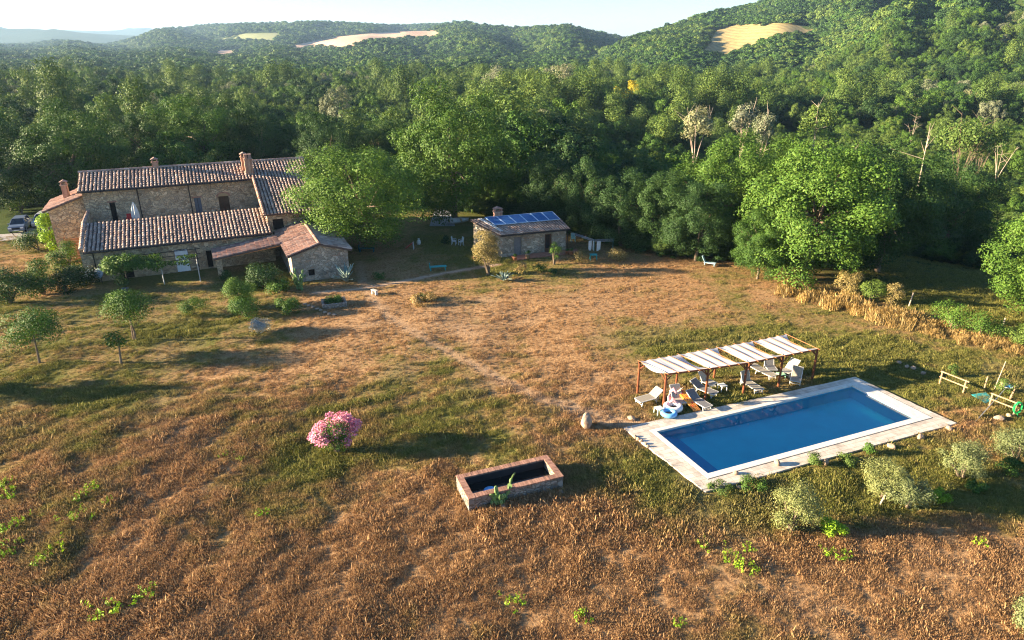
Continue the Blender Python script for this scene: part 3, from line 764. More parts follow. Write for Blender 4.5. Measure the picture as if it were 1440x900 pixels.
def lobes_limbs(rng, nbig, nsub, rx, rz, cz, low=-.9):
    """crown of separate limbs, each with its own clumps of twigs, gaps between them"""
    L = [(0, 0, cz, min(rx, rz) * .58)]; big = []
    tries = 0
    while len(big) < nbig and tries < 4000:
        tries += 1
        d = rng.normal(0, 1, 3); d /= np.linalg.norm(d)
        if d[2] < low or any(np.dot(d, e) > .86 for e in big): continue
        big.append(d); q = rng.uniform(.50, .74); c = np.array([d[0] * rx * q, d[1] * rx * q, cz + d[2] * rz * q]); R_ = rx * rng.uniform(.34, .48)
        for _ in range(nsub):
            e = rng.normal(0, 1, 3) + d * .8; e /= np.linalg.norm(e); L.append((*(c + e * R_ * rng.uniform(.65, 1.12) * np.array([1, 1, .85])), rx * rng.uniform(.10, .20)))
    return np.array(L)
def crown_pts(rng, L, n, shell=(.72, 1.06), up=.25):
    p = L[:, 3] ** 2; p[0] *= .35; p /= p.sum(); k = rng.choice(len(L), n, p=p)
    d = rng.normal(0, 1, (n, 3)); d[:, 2] += up; d /= np.linalg.norm(d, axis=1, keepdims=True)
    rr = L[k, 3] * rng.uniform(shell[0], shell[1], n) * np.where(rng.random(n) < .12, rng.uniform(.4, 1, n), 1)
    P = L[k, :3] + d * rr[:, None] * np.array([1, 1, .82])
    c = L[:, :3].mean(0); o = P - c; o /= np.linalg.norm(o, axis=1, keepdims=True) + 1e-9
    # ragged twig clumps
    P = P + d * (np.abs(rng.normal(0, .13, n)) * L[k, 3])[:, None]
    return P, d * .65 + o * .45 + np.array([0, 0, .25])
def quads_mesh(name, V, mat):
    V = np.asarray(V); return mesh_np(name, V, np.arange(len(V)).reshape(-1, 4), [mat])
def trunk_mesh(name, rng, h, r, L, nb=7, mat=None, bend=.03):
    mb = MB(); top = Vector((rng.normal(0, bend), rng.normal(0, bend), h))
    mid = top * .5 + Vector((rng.normal(0, bend), rng.normal(0, bend), 0))
    mb.tube([(0, 0, -.03), (0, 0, .02), mid, top], [r * 1.5, r, r * .8, r * .55], 8)
    for k in range(nb):
        q = L[1 + k % (len(L) - 1)]; e = Vector(q[:3]); s = mid.lerp(top, rng.uniform(.1, 1.0)); m_ = s.lerp(e, .5) + Vector((0, 0, .03))
        mb.tube([s, m_, e], [r * .5, r * .32, r * .10], 5)
    me = bpy.data.meshes.new(name); me.from_pydata(mb.v, [], mb.f); me.materials.append(mat or M['bark'])
    me.polygons.foreach_set('use_smooth', [True] * len(me.polygons)); me.update(); return me
class Proto: pass
def proto(name, seed, K, rx, rz, cz, n, size, mat, trunk_h, trunk_r, low=-.45, reach=.74, r0=.24, r1=.38, aspect=.62, tmat=None, shell=(.72, 1.06), nb=7, limbs=None):
    """unit tree: height 1, crown about 2*rx wide"""
    rng = np.random.default_rng(seed); p = Proto()
    L = lobes_limbs(rng, limbs[0], limbs[1], rx, rz, cz, low) if limbs else lobes_round(rng, K, rx, rz, cz, r0, r1, low, reach)
    P, N_ = crown_pts(rng, L, n, shell)
    P[:, 2] = np.maximum(P[:, 2], .03)
    p.crown = quads_mesh(name + '_crown', leaf_quads(P, N_, size, rng, aspect), mat)
    p.trunk = trunk_mesh(name + '_trunk', rng, trunk_h, trunk_r, L, nb, tmat)
    return p
def poplar(name, seed, n, size, mat, w=.24):
    rng = np.random.default_rng(seed); p = Proto()
    L = np.array([(rng.normal(0, w * .30), rng.normal(0, w * .30), z, w * (.62 + .5 * math.sin(math.pi * (z - .08) / .95)) * rng.uniform(.6, .9)) for z in np.linspace(.22, .93, 15)])
    P, N_ = crown_pts(rng, L, n, (.6, 1.1), .5)
    p.crown = quads_mesh(name + '_crown', leaf_quads(P, N_, size, rng), mat); p.trunk = trunk_mesh(name + '_trunk', rng, .8, .016, L, 5); return p
def tree(p, name, x, y, h, w, label, cat='tree', group=None, mat=None, z=None, rz=None, tname='trunk'):
    z = Hs(x, y) if z is None else z
    o = thing(name, (x, y, z), label, cat, group, rnd.uniform(0, 6.28) if rz is None else rz)
    o.scale = (w, w, h)
    for nm, me in (('crown', p.crown), (tname, p.trunk)):
        if me is None: continue
        c = obj(nm, me, o)
        if nm == 'crown' and mat: c.material_slots[0].link = 'OBJECT'; c.material_slots[0].material = mat
    return o
# near trees (many leaves); w scales a crown of width 1
NEAR = [proto('near_tree', 21 + k, 95, .45, .46, .51, 52000, .0145, M['oak'], .45, .022, low=-1.0, nb=16, limbs=(20, 9), shell=(.62, 1.1)) for k in range(4)]
MID = [proto('mid_tree', 41 + k, 40, .44, .45, .53, 9500, .030, M['oak'], .4, .020, low=-.9, limbs=(13, 7), shell=(.6, 1.1)) for k in range(4)]
NEAR.append(proto('dome_tree', 29, 120, .46, .46, .52, 60000, .0135, M['oak'], .45, .022, low=-1.0, r0=.10, r1=.20, reach=.86, nb=16, shell=(.6, 1.1)))
LOOSE = [proto('loose_tree', 51 + k, 22, .42, .44, .55, 5000, .030, M['ash'], .6, .016, low=-.7, limbs=(9, 6), shell=(.5, 1.15)) for k in range(2)]
POP = [poplar('poplar', 61 + k, 4600, .032, M['ash']) for k in range(3)]
# the trees one can tell apart, nearest first: (proto, mat, px, py of the foot, height, width, label)
BIG = [
 (4, 'bright', 508, 350, 11.9, 18.6, 'broad bright green tree standing against the right end of the farmhouse'),
 (1, 'bright', 640, 312, 16.6, 19.0, 'tallest bright tree with a broad crown between the farmhouse and the shed'),
 (2, 'bright', 1128, 392, 14.2, 17.5, 'big sunlit tree with leaves down to the ground beside the strip of golden grass'),
 (3, 'bright', 1010, 345, 13.0, 15.0, 'sunlit yellow-green tree just left behind the big tree by the golden grass'),
 (0, 'oak', 1182, 366, 12.6, 13.0, 'mid-green tree between the big sunlit tree and the dark tree to its right'),
 (3, 'bright', 1088, 338, 12.5, 14.0, 'yellow-green tree whose top shows behind the big sunlit tree'),
 (1, 'dark', 1235, 372, 13.0, 15.0, 'dark shaded tree just right of the big sunlit tree by the golden grass'),
 (2, 'dark', 1330, 330, 12.5, 13.0, 'dark tree at the far side of the shaded clearing on the right'),
 (0, 'bright', 1462, 448, 10.5, 12.5, 'leafy tree reaching in at the right edge above the shaded clearing'),
 (3, 'dark', 18, 296, 11.5, 15.0, 'dark oak behind the two parked cars at the left edge'),
 (1, 'oak', 118, 290, 13.8, 18.0, 'tall rounded oak behind the left gable of the farmhouse'),
 (0, 'dark', 212, 262, 11.5, 14.0, 'dark oak behind the small chimney on the farmhouse ridge'),
 (2, 'oak', 292, 255, 14.2, 20.0, 'wide oak behind the middle of the farmhouse ridge'),
 (3, 'dark', 372, 252, 12.0, 15.0, 'dark oak behind the double chimney of the farmhouse'),
 (1, 'dark', 470, 268, 11.0, 14.0, 'dark low oak just behind the bright tree at the right end of the farmhouse'),
 (0, 'dark', 545, 262, 10.5, 13.0, 'dark round tree filling the gap between the two bright trees'),
 (2, 'bright', 700, 300, 7.5, 6.5, 'small sunlit tree with a reddish trunk right behind the shed chimney'),
 (3, 'dark', 672, 298, 4.4, 3.6, 'small dark tree behind the white canoe'),
 (0, 'dark', 775, 322, 9.5, 10.0, 'shaded round tree behind the left half of the solar panels'),
 (1, 'dark', 825, 332, 9.3, 9.5, 'shaded tree behind the right end of the shed roof'),
 (2, 'dark', 872, 345, 9.0, 11.0, 'dark tree behind the laundry line'),
 (3, 'dark', 925, 352, 9.0, 10.0, 'dark tree right of the laundry line at the edge of the dry field'),
 (0, 'dark', 978, 366, 8.5, 10.0, 'dark low tree behind the pale blue garden seat at the field edge'),
 (1, 'oak', 1065, 392, 7.0, 7.0, 'low leafy tree at the left foot of the big sunlit tree'),
]
taken = []
for k, mt, px, py, h, w, lab in BIG:
    x, y = G(px, py); taken.append((x, y, w * .36))
    tree(NEAR[k], 'leafy_tree', x, y, h, w * .87, lab, 'tree', mat=M[mt])
# bare trunks and thin pale trees in the scrub at the right
def bare_mesh(name, seed, nb, spread, r=.0085, h0=.15, mat=None):
    rng = np.random.default_rng(seed); mb = MB()
    for k in range(nb):
        a = rng.uniform(0, 6.28); sp = spread * rng.uniform(.2, 1); h = rng.uniform(.6, 1.0)
        e = Vector((math.cos(a) * sp, math.sin(a) * sp, h)); m_ = Vector((e.x * .25, e.y * .25, h * .45))
        mb.tube([(0, 0, -.02), (0, 0, h0), m_, e], [r * 1.2, r, r * .65, r * .14], 6)
        for q in range(4):
            t_ = rng.uniform(.3, .95); s0 = m_.lerp(e, t_); d = Vector((rng.normal(0, .10), rng.normal(0, .10), rng.uniform(.05, .16)))
            mb.tube([s0, s0 + d], [r * .35, r * .07], 4)
    me = bpy.data.meshes.new(name); me.from_pydata(mb.v, [], mb.f); me.materials.append(mat or M['pale_bark']); me.update(); return me
def bare_tree(px, top, hpx_y, label, seed, nb, spread, D, leaf=None, nleaf=0, name='bare_tree'):
    """foot and top given as sight lines at distance D"""
    a, e1 = ray(px, top); x, y = a * D, D; z0 = Hs(x, y); h = CAM_H + e1 * D - z0
    o = thing(name, (x, y, z0), label, 'tree', rz=rnd.uniform(0, 6)); o.scale = (h, h, h)
    obj('trunk', bare_mesh('bare_trunk', seed, nb, spread, .006 if nb > 8 else .0085, .15, M['bark'] if nb > 8 else None), o)
    if leaf:
        rng = np.random.default_rng(seed); L = lobes_round(rng, 16, spread * 1.1, .30, .68, .22, .4)
        P, N_ = crown_pts(rng, L, nleaf, (.5, 1.1)); obj('crown', quads_mesh('thin_crown', leaf_quads(P, N_, .024, rng), leaf), o)
    return o
for args in [
 (1312, 172, 0, 'tall bare pale trunk with a forked top in the scrub at the right', 3, 2, .10, 118),
 (1418, 188, 0, 'bare whitish trunk with spread branches at the right edge of the scrub', 5, 4, .22, 140),
 (1200, 178, 0, 'leaning bare pale trunk in the green scrub right of centre', 6, 2, .22, 135),
 (1290, 158, 0, 'short bare trunk against the dark wood below the hill', 8, 3, .2, 205)]: bare_tree(*args)
for args in [
 (1052, 132, 0, 'pale tree with upright whitish branches, taller of the pair in front of the dark wood', 11, 6, .15, 155, M['silver'], 1900),
 (1078, 150, 0, 'silvery thin tree just right of the pale upright one', 12, 5, .14, 148, M['grey'], 2600),
 (985, 142, 0, 'silver-grey tree with a thin pale top left of the upright pale tree', 13, 5, .17, 150, M['grey'], 2800),
 (1155, 138, 0, 'slim half-bare tree with a leaning pale trunk and yellow-green top', 14, 3, .18, 150, M['ash'], 2600),
 (1370, 160, 0, 'wide feathery half-dry tree with many upright stems in the scrub', 15, 16, .26, 128, M['ash'], 4200),
 (1395, 165, 0, 'feathery half-dry tree just right of the widest one', 16, 10, .22, 134, M['ash'], 3600)]: bare_tree(*args, name='thin_tree')
# ------------------------------------------------------------------ the valley wood: first rows one by one, the rest as one mass
def free(x, y, r=2.0): return all((x - a) ** 2 + (y - b) ** 2 > (c + r) ** 2 for a, b, c in taken)
def poplar_grove(a, y): return -.05 < a < .36 and 175 < y < 330
wood = []
for gy_ in np.arange(82, 470, 6.2):
    sc = 1 + max(0, gy_ - 120) / 420
    for gx_ in np.arange(-1.06, .92, 6.6 * sc / gy_):
        y = gy_ + rnd.uniform(-3, 3) * sc; a = gx_ + rnd.uniform(-2.6, 2.6) * sc / gy_; x = a * y; t = edge_t(x, y)
        if y < 98 and x < 0: continue
        if t < 5 and not (y > 98 and x < -14): continue
        if x > 34 and t < 33 : continue
        if not free(x, y): continue
        if a > .20 and 100 < y < 200 and rnd.random() < .25: continue
        wood.append((x, y, a))
wood.sort(key=lambda q: q[1])
def where(a):
    for lim, s in ((-.42, 'behind the left gable of the farmhouse'), (-.22, 'behind the chimneys of the farmhouse'), (-.06, 'behind the two bright trees'),
                   (.10, 'behind the stone shed'), (.24, 'behind the field edge right of the shed'), (.40, 'behind the big sunlit tree')):
        if a < lim: return s
    return 'in the scrub at the far right'
KINDS_W = {'poplar': 'slim upright yellow-green poplar', 'loose': 'loose yellow-green ash', 'oak': 'round dark green oak', 'mid': 'round mid-green tree', 'shrub': 'low bushy green shrub', 'grey': 'pale grey-green willow'}
special = [(884, 112, 'yellow', 'the only yellow tree, in the middle of the wood', 'round'), (795, 92, 'silver', 'whitest tall poplar of the wood, under the middle hill', 'pop'),
           (475, 122, 'grey', 'pale round willow in the wood above the bright tree by the house', 'round'), (600, 150, 'ash', 'slim poplar left of the tallest bright tree', 'pop'),
           (190, 112, 'ash', 'pale tall poplar behind the oaks left of the house', 'pop'), (150, 135, 'ash', 'tall yellow-green poplar above the left gable', 'pop'),
           (700, 95, 'silver', 'small white poplar left of the whitest one', 'pop'), (1210, 150, 'grey', 'grey-white willow in the dark wood below the hill', 'round'),
           (1255, 148, 'silver', 'whitish willow right of the grey-white one below the hill', 'round')]
for i, (px, top, mt, lab, kd) in enumerate(special):
    D = {884: 250, 795: 300, 475: 190, 600: 160, 190: 150, 150: 138, 700: 330, 1210: 245, 1255: 248}[px]
    a, e = ray(px, top); x, y = a * D, D; z = Hs(x, y); h = CAM_H + e * D - z
    taken.append((x, y, 3.2))
    tree(POP[i % 3] if kd == 'pop' else MID[i % 4], 'poplar_tree' if kd == 'pop' else 'round_tree', x, y, h, h * (1.0 if kd == 'pop' else .8), lab, 'tree', mat=M[mt])
NIND = 150; nind = 0
ORD = ('leftmost', 'second from left', 'third from left', 'fourth from left', 'fifth from left', 'sixth from left', 'seventh from left', 'eighth from left', 'ninth from left', 'tenth from left') + tuple(
    w + ' from left' for w in ('eleventh', 'twelfth', 'thirteenth', 'fourteenth', 'fifteenth', 'sixteenth', 'seventeenth', 'eighteenth', 'nineteenth', 'twentieth', 'twenty-first', 'twenty-second', 'twenty-third', 'twenty-fourth', 'twenty-fifth', 'twenty-sixth', 'twenty-seventh', 'twenty-eighth', 'twenty-ninth', 'thirtieth'))
FEW = {}
rest = []
for i, (x, y, a) in enumerate(wood):
    t_ = edge_t(x, y); n_ = mnoise.noise((x * .02, y * .02, 3.3)); q = rnd.random()
    if not free(x, y, 1.0): continue
    low = a > .25 and y < 235
    if poplar_grove(a, y) and q < .5: kd = 'poplar'
    elif low: kd = 'shrub' if q < .6 else ('loose' if q < .8 else 'mid')
    elif q < .28 + n_ * .5: kd = 'loose'
    elif q < .33 + n_ * .4: kd = 'poplar'
    elif q < .40: kd = 'grey' if y > 150 else 'mid'
    elif q < .72: kd = 'mid'
    else: kd = 'oak'
    h = {'poplar': rnd.uniform(15, 20), 'loose': rnd.uniform(11, 16), 'oak': rnd.uniform(11, 15), 'mid': rnd.uniform(10, 15), 'shrub': rnd.uniform(3, 6.5), 'grey': rnd.uniform(10, 15)}[kd]
    h *= .90 * rnd.uniform(.8, 1.12)
    if .08 < a < .25 and y < 215 and kd != 'shrub': h *= .66
    if y < 250 and a < -.1: h *= .78
    if y > 250: h *= .95
    if y < 100 and kd != 'shrub': h *= .8
    if a > .25 and kd != 'shrub' and y < 235: h *= .52
    w = h * {'poplar': rnd.uniform(.9, 1.2), 'loose': .85, 'oak': 1.05, 'mid': .95, 'shrub': 1.5, 'grey': .85}[kd]
    mt = {'poplar': 'ash' if q < .6 else 'oak', 'loose': 'ash', 'oak': 'dark', 'mid': 'oak' if q < .56 else 'bright', 'shrub': 'bright' if q < .25 else 'ash', 'grey': 'grey'}[kd]
    if nind < NIND and -.80 < a < .80:
        nind += 1
        p = {'poplar': POP[i % 3], 'loose': LOOSE[i % 2]}.get(kd, MID[i % 4])
        lab = KINDS_W[kd] + ' in the wood ' + where(a) if kd != 'shrub' else 'low bushy green shrub ' + where(a)
        FEW.setdefault((kd, where(a)), []).append(None); o_ = tree(p, 'poplar_tree' if kd == 'poplar' else ('shrub' if kd == 'shrub' else 'wood_tree'), x, y, h, w, lab, 'shrub' if kd == 'shrub' else 'tree', 'trees of the valley wood ' + where(a), mat=M[mt])
        FEW[kd, where(a)][-1] = (a, o_)
    else:
        if y < 470: rest.append((x, y, h, w, kd, mt))
PLUR = {'poplar': 'slim yellow-green poplars', 'loose': 'loose yellow-green ashes', 'oak': 'round dark oaks', 'mid': 'round mid-green trees', 'shrub': 'low green shrubs', 'grey': 'pale grey-green willows'}
for (kd, wh), ts in FEW.items():
    if len(ts) < 2: continue
    for (a, o_), w_o in zip(sorted(ts, key=lambda q: q[0]), ORD):
        o_['label'] = w_o + ' of the ' + PLUR[kd] + ' ' + wh.replace('the far right', 'far right')
# instancing for what nobody could count
def scatter(name, P, S, RZ, IDX, protos, extra=None, kind='stuff', tilt=None):
    col = bpy.data.collections.new(name + '_source')
    for i, me in enumerate(protos):
        o = bpy.data.objects.new('%s_source_%02d' % (name, i), me); col.objects.link(o)
    P = np.asarray(P, np.float32); n = len(P)
    me = bpy.data.meshes.new(name); me.vertices.add(n); me.vertices.foreach_set('co', P.ravel())
    S = np.asarray(S, np.float32)
    if S.ndim == 1: S = np.repeat(S[:, None], 3, 1)
    rot = np.zeros((n, 3), np.float32); rot[:, 2] = RZ
    if tilt is not None: rot[:, :2] = tilt
    a = me.attributes.new('scl', 'FLOAT_VECTOR', 'POINT'); a.data.foreach_set('vector', S.ravel())
    a = me.attributes.new('rot', 'FLOAT_VECTOR', 'POINT'); a.data.foreach_set('vector', rot.ravel())
    a = me.attributes.new('idx', 'INT', 'POINT'); a.data.foreach_set('value', np.asarray(IDX, np.int32))
    for k, v in (extra or {}).items():
        a = me.attributes.new(k, 'FLOAT', 'POINT'); a.data.foreach_set('value', np.asarray(v, np.float32))
    o = obj(name, me); tag(o, kind=kind)
    ng = bpy.data.node_groups.new(name, 'GeometryNodeTree')
    ng.interface.new_socket('Geometry', in_out='INPUT', socket_type='NodeSocketGeometry'); ng.interface.new_socket('Geometry', in_out='OUTPUT', socket_type='NodeSocketGeometry')
    N = ng.nodes; gi, go = N.new('NodeGroupInput'), N.new('NodeGroupOutput')
    ip = N.new('GeometryNodeInstanceOnPoints'); ci = N.new('GeometryNodeCollectionInfo')
    ci.inputs['Collection'].default_value = col; ci.inputs['Separate Children'].default_value = True; ci.inputs['Reset Children'].default_value = True
    def attr(nm, ty):
        q = N.new('GeometryNodeInputNamedAttribute'); q.data_type = ty; q.inputs['Name'].default_value = nm; return q.outputs['Attribute']
    L = ng.links
    L.new(gi.outputs[0], ip.inputs['Points']); L.new(ci.outputs[0], ip.inputs['Instance']); ip.inputs['Pick Instance'].default_value = True
    L.new(attr('idx', 'INT'), ip.inputs['Instance Index']); L.new(attr('rot', 'FLOAT_VECTOR'), ip.inputs['Rotation']); L.new(attr('scl', 'FLOAT_VECTOR'), ip.inputs['Scale'])
    L.new(ip.outputs[0], go.inputs[0])
    o.modifiers.new('scatter', 'NODES').node_group = ng
    return o
def remat(me, mat): m2 = me.copy(); m2.materials.clear(); m2.materials.append(mat); return m2
PT = []; pk = {}
for kd, mts, ps in (('poplar', ('ash', 'oak'), POP[:2]), ('loose', ('ash',), LOOSE), ('oak', ('dark',), MID[:2]), ('mid', ('oak', 'bright'), MID[2:]), ('shrub', ('bright', 'ash'), MID[:2]), ('grey', ('grey',), MID[1:3])):
    for mt in mts:
        pk[kd, mt] = []
        for p in ps: pk[kd, mt].append(len(PT)); PT.append(remat(p.crown, M[mt]))
scatter('distant_wood', [(x, y, Hs(x, y) - .2) for x, y, *_ in rest], [(w, w, h) for _, _, h, w, _, _ in rest], [rnd.uniform(0, 6.28) for _ in rest],
        [rnd.choice(pk[kd, mt]) for *_, kd, mt in rest], PT)
# undergrowth under the wood's edge
ux_, uy_ = [], []
for _ in range(11000):
    y = rnd.uniform(70, 185); x = rnd.uniform(-1.1, .9) * y; t = edge_t(x, y); ly = -(x - HO[0]) * .4147 + (y - HO[1]) * .91
    if (x < -14 and (ly > 20.5) and ly < 75 and not (x < -44 and y < 96)) or (x >= -14 and t > 3.5 and not (x > 34 and t < 30)): ux_.append(x); uy_.append(y)
UG = [remat(MID[k % 4].crown, M[m]) for k, m in enumerate(('dark', 'oak', 'dark', 'ash'))]
us = NR.uniform(1.6, 3.8, len(ux_))
scatter('undergrowth', np.c_[ux_, uy_, H(np.array(ux_), np.array(uy_)) - .3], np.c_[us * 1.4, us * 1.4, us * .9], NR.uniform(0, 6.28, len(ux_)), NR.choice([0, 0, 1, 2, 2, 3], len(ux_)), UG)
# hill woods
LOWP = []
for k, mt in enumerate(('oak', 'oak', 'dark', 'ash', 'dark', 'dark')):
    rng = np.random.default_rng(90 + k); L = lobes_round(rng, 9, .46, .40, .45, .3, .45, low=-.3)
    P, N_ = crown_pts(rng, L, 420, (.75, 1.05)); LOWP.append(quads_mesh('hill_crown', leaf_quads(P, N_, .15, rng, .8), M[mt]))
def inside(poly, x, y):
    c = np.zeros(len(x), bool); n = len(poly)
    for i in range(n):
        x0, y0 = poly[i]; x1, y1 = poly[(i + 1) % n]
        if y0 == y1: continue
        c ^= ((y0 > y) != (y1 > y)) & (x < (x1 - x0) * (y - y0) / (y1 - y0) + x0)
    return c
HP, HSZ = [], []
for y0, y1, sp, a0, a1, hh in ((440, 760, 5.0, .02, .92, 5.6), (470, 1000, 7.0, -1.05, .10, 7), (760, 1250, 6.6, -.05, .9, 6.4), (1000, 1950, 10, -1.0, .28, 8.5), (1900, 3100, 17, -1.0, .15, 12)):
    yy, xx = np.meshgrid(np.arange(y0, y1, sp), np.arange(a0 * y1, a1 * y1, sp), indexing='ij')
    yy = yy.ravel() + NR.uniform(-.5, .5, yy.size) * sp; xx = xx.ravel() + NR.uniform(-.5, .5, xx.size) * sp
    ok = (xx / yy > a0) & (xx / yy < a1)
    for ring_ in CLEAR: ok &= ~inside(ring_, xx + sp * .9 * np.sin(yy * .9 / sp) + sp * 1.2 * np.sin(xx * .21 / sp), yy + sp * 1.2 * np.sin(xx * .33 / sp))
    xx, yy = xx[ok], yy[ok]; zz = H(xx, yy)
    # drop what lies far behind its own ridge (never seen from the place)
    q = 1.0; mx_el = np.full(len(xx), -9.0)
    for f_ in np.linspace(.35, .97, 26):
        mx_el = np.maximum(mx_el, (H(xx * f_, yy * f_) + 2 - CAM_H) / (yy * f_))
    vis = (zz + hh * 1.6 - CAM_H) / yy > mx_el - .012
    xx, yy, zz = xx[vis], yy[vis], zz[vis]
    HP += list(zip(xx, yy, zz - .3)); HSZ += [hh] * len(xx)
HP = np.array(HP); HSZ = np.array(HSZ) * NR.uniform(.75, 1.3, len(HP))
nz_ = np.array([mnoise.noise((p[0] * .012, p[1] * .012, 1.0)) for p in HP])
idx = np.where(nz_ + NR.normal(0, .3, len(HP)) > .28, 3, NR.choice([0, 1, 2, 4, 5], len(HP)))
scatter('hill_wood', HP, np.c_[HSZ * 1.28, HSZ * 1.28, HSZ * NR.uniform(.8, 1.15, len(HP))], NR.uniform(0, 6.28, len(HP)), idx, LOWP)

# ------------------------------------------------------------------ grass of the field
def tuft(name, seed, n, h, spread, mat, lean=.6, w=.014):
    rng = np.random.default_rng(seed); V = []
    for k in range(n):
        a = rng.uniform(0, 6.28); r = spread * math.sqrt(rng.random()); b = np.array([math.cos(a) * r, math.sin(a) * r, -.01])
        th = rng.uniform(0, 6.28); l = lean * rng.uniform(.2, 1.5); hh = h * rng.uniform(.45, 1.2)
        d = np.array([math.cos(th) * l, math.sin(th) * l, 1.0]); d = d / np.linalg.norm(d) * hh
        sd_ = np.array([-math.sin(th), math.cos(th), 0]) if rng.random() < .5 else np.array([math.cos(th + 1), math.sin(th + 1), 0])
        ww = w * rng.uniform(.6, 1.5)
        V += [b - sd_ * ww, b + sd_ * ww, b + d + sd_ * ww * .3 + np.array([0, 0, -.06 * hh]), b + d - sd_ * ww * .3]
    return quads_mesh(name, np.array(V), mat)
def blade_mat():
    t = NT('field_grass')
    g = t.n('Attribute', attribute_name='green', attribute_type='INSTANCER').outputs['Fac']; b = t.n('Attribute', attribute_name='bare', attribute_type='INSTANCER').outputs['Fac']
    c = ground_colour(t, g, b, True)
    t.l(c, t.b.inputs['Base Color']); t.b.inputs['Roughness'].default_value = .8; t.b.inputs['Specular IOR Level'].default_value = .1
    tr = t.n('BsdfTranslucent', {'Color': c}); mx = t.n('MixShader', {0: .25, 1: t.b.outputs[0], 2: tr.outputs[0]}); t.l(mx.outputs[0], t.out.inputs['Surface']); return t.mat
M['blade'] = blade_mat()
TUFTS = [tuft('tuft', 200 + k, 44, .19, .25, M['blade'], lean=(.9, 1.4, .7, 1.9)[k % 4], w=.0115) for k in range(8)]
gx2, gy2, gw = [], [], []
for y0, y1, dens in ((16, 30, 27), (30, 42, 22), (42, 56, 15), (56, 80, 9)):
    n = int(dens * (y1 - y0) * 2 * (.92 * y1 + 8)); y = NR.uniform(y0, y1, n); x = NR.uniform(-1, 1, n) * (.92 * y + 8); k = np.abs(x) < .92 * y + 8
    gx2.append(x[k]); gy2.append(y[k])
gx2 = np.concatenate(gx2); gy2 = np.concatenate(gy2)
s_, q_ = pool_st(gx2, gy2)
ok = ~((s_ > -.115) & (s_ < 1.12) & (q_ > -.23) & (q_ < 1.33))
hx, hy = gx2 - HO[0], gy2 - HO[1]; lx, ly = hx * math.cos(HR) + hy * math.sin(HR), -hx * math.sin(HR) + hy * math.cos(HR)
ok &= ~((lx > -5) & (lx < 23.4) & (ly > -.2)) & ~((lx > 17.8) & (lx < 23.4) & (ly > -8.1)) & ~((lx > 1) & (lx < 17.8) & (ly > -3.8))
sx_, sy_ = gx2 + 1.0, gy2 - 70.95; ux, uy = sx_ * math.cos(SR) + sy_ * math.sin(SR), -sx_ * math.sin(SR) + sy_ * math.cos(SR)
ok &= ~((ux > -.2) & (ux < 7.9) & (uy > -.4) & (uy < 5))
TRC = (-.12, 29.97, R(21.5))
tx_, ty_ = gx2 - TRC[0], gy2 - TRC[1]; ux, uy = tx_ * math.cos(TRC[2]) + ty_ * math.sin(TRC[2]), -tx_ * math.sin(TRC[2]) + ty_ * math.cos(TRC[2])
ok &= ~((np.abs(ux) < 2.62) & (np.abs(uy) < 1.1))
ok &= (edge_t(gx2, gy2) < 6) | ((gx2 > 36) & (edge_t(gx2, gy2) < 30))
gx2, gy2 = gx2[ok], gy2[ok]
b2 = bareness(gx2, gy2); keep = NR.random(len(b2)) > b2 * .85; gx2, gy2, b2 = gx2[keep], gy2[keep], b2[keep]
g2 = greenness(gx2, gy2)
mow = 1 - .45 * ss(36, 46, gy2) * (1 - ss(.55, .8, g2))
tall = 1 + .55 * np.exp(-((gx2 - 4) / 7) ** 2 - ((gy2 - 28.5) / 2.6) ** 2) + .35 * ss(0, -20, gx2) * (1 - ss(36, 42, gy2)) + .5 * np.exp(-((gx2 - 14) / 9) ** 2 - ((gy2 - 29) / 3) ** 2)
pn_ = vnoise(gx2, gy2, .55, 2.2)
swath = np.sin(2 * np.pi * (gy2 * .75 - gx2 * .22 + 1.6 * vnoise(gx2, gy2, .12, 4.4)) / 1.5) * ss(33, 40, gy2) * (1 - ss(62, 66, gy2))
pn2 = vnoise(gx2, gy2, 1.7, 6.2)
sz = (.66 + .30 * NR.random(len(gx2)) + .50 * pn_ + .60 * pn2 + .20 * swath) * mow * tall * (.86 + .14 * ss(28, 40, gy2))
sz = np.where(NR.random(len(sz)) < .05, sz * 1.6, sz); sz = np.clip(sz, .22, 2.2)
scatter('field_grass', np.c_[gx2, gy2, H(gx2, gy2)], np.c_[sz * 1.1, sz * 1.1, sz], NR.uniform(0, 6.28, len(gx2)), NR.integers(0, 8, len(gx2)), TUFTS, {'green': np.clip(g2 + .10 * swath, 0, 1), 'bare': b2})
# tall golden grass along the edge of the field
GOLD = [tuft('gold_tuft', 230 + k, 46, .64, .38, M['straw'], lean=.6, w=.018) for k in range(4)]
bx, by, bs = [], [], []
BANK = [G(*p) for p in ((1095, 408), (1150, 425), (1215, 440), (1290, 462), (1360, 480), (1440, 498), (1500, 512))]
for (x0, y0), (x1, y1) in zip(BANK[:-1], BANK[1:]):
    n = int(math.hypot(x1 - x0, y1 - y0) * 40)
    for _ in range(n):
        q = rnd.random(); d = rnd.gauss(.7, 1.0)
        if mnoise.noise((q * 5 + x0, d * .5, 2.0)) < -.32 + .2 * abs(d - .6): continue
        bx.append(x0 + (x1 - x0) * q + d * .66); by.append(y0 + (y1 - y0) * q + d * .75); bs.append(rnd.uniform(.45, 1.25) * (1.15 if x0 < 31 else .75))
bx, by = np.array(bx), np.array(by)
scatter('golden_grass', np.c_[bx, by, H(bx, by)], np.array(bs), NR.uniform(0, 6.28, len(bx)), NR.integers(0, 4, len(bx)), GOLD)
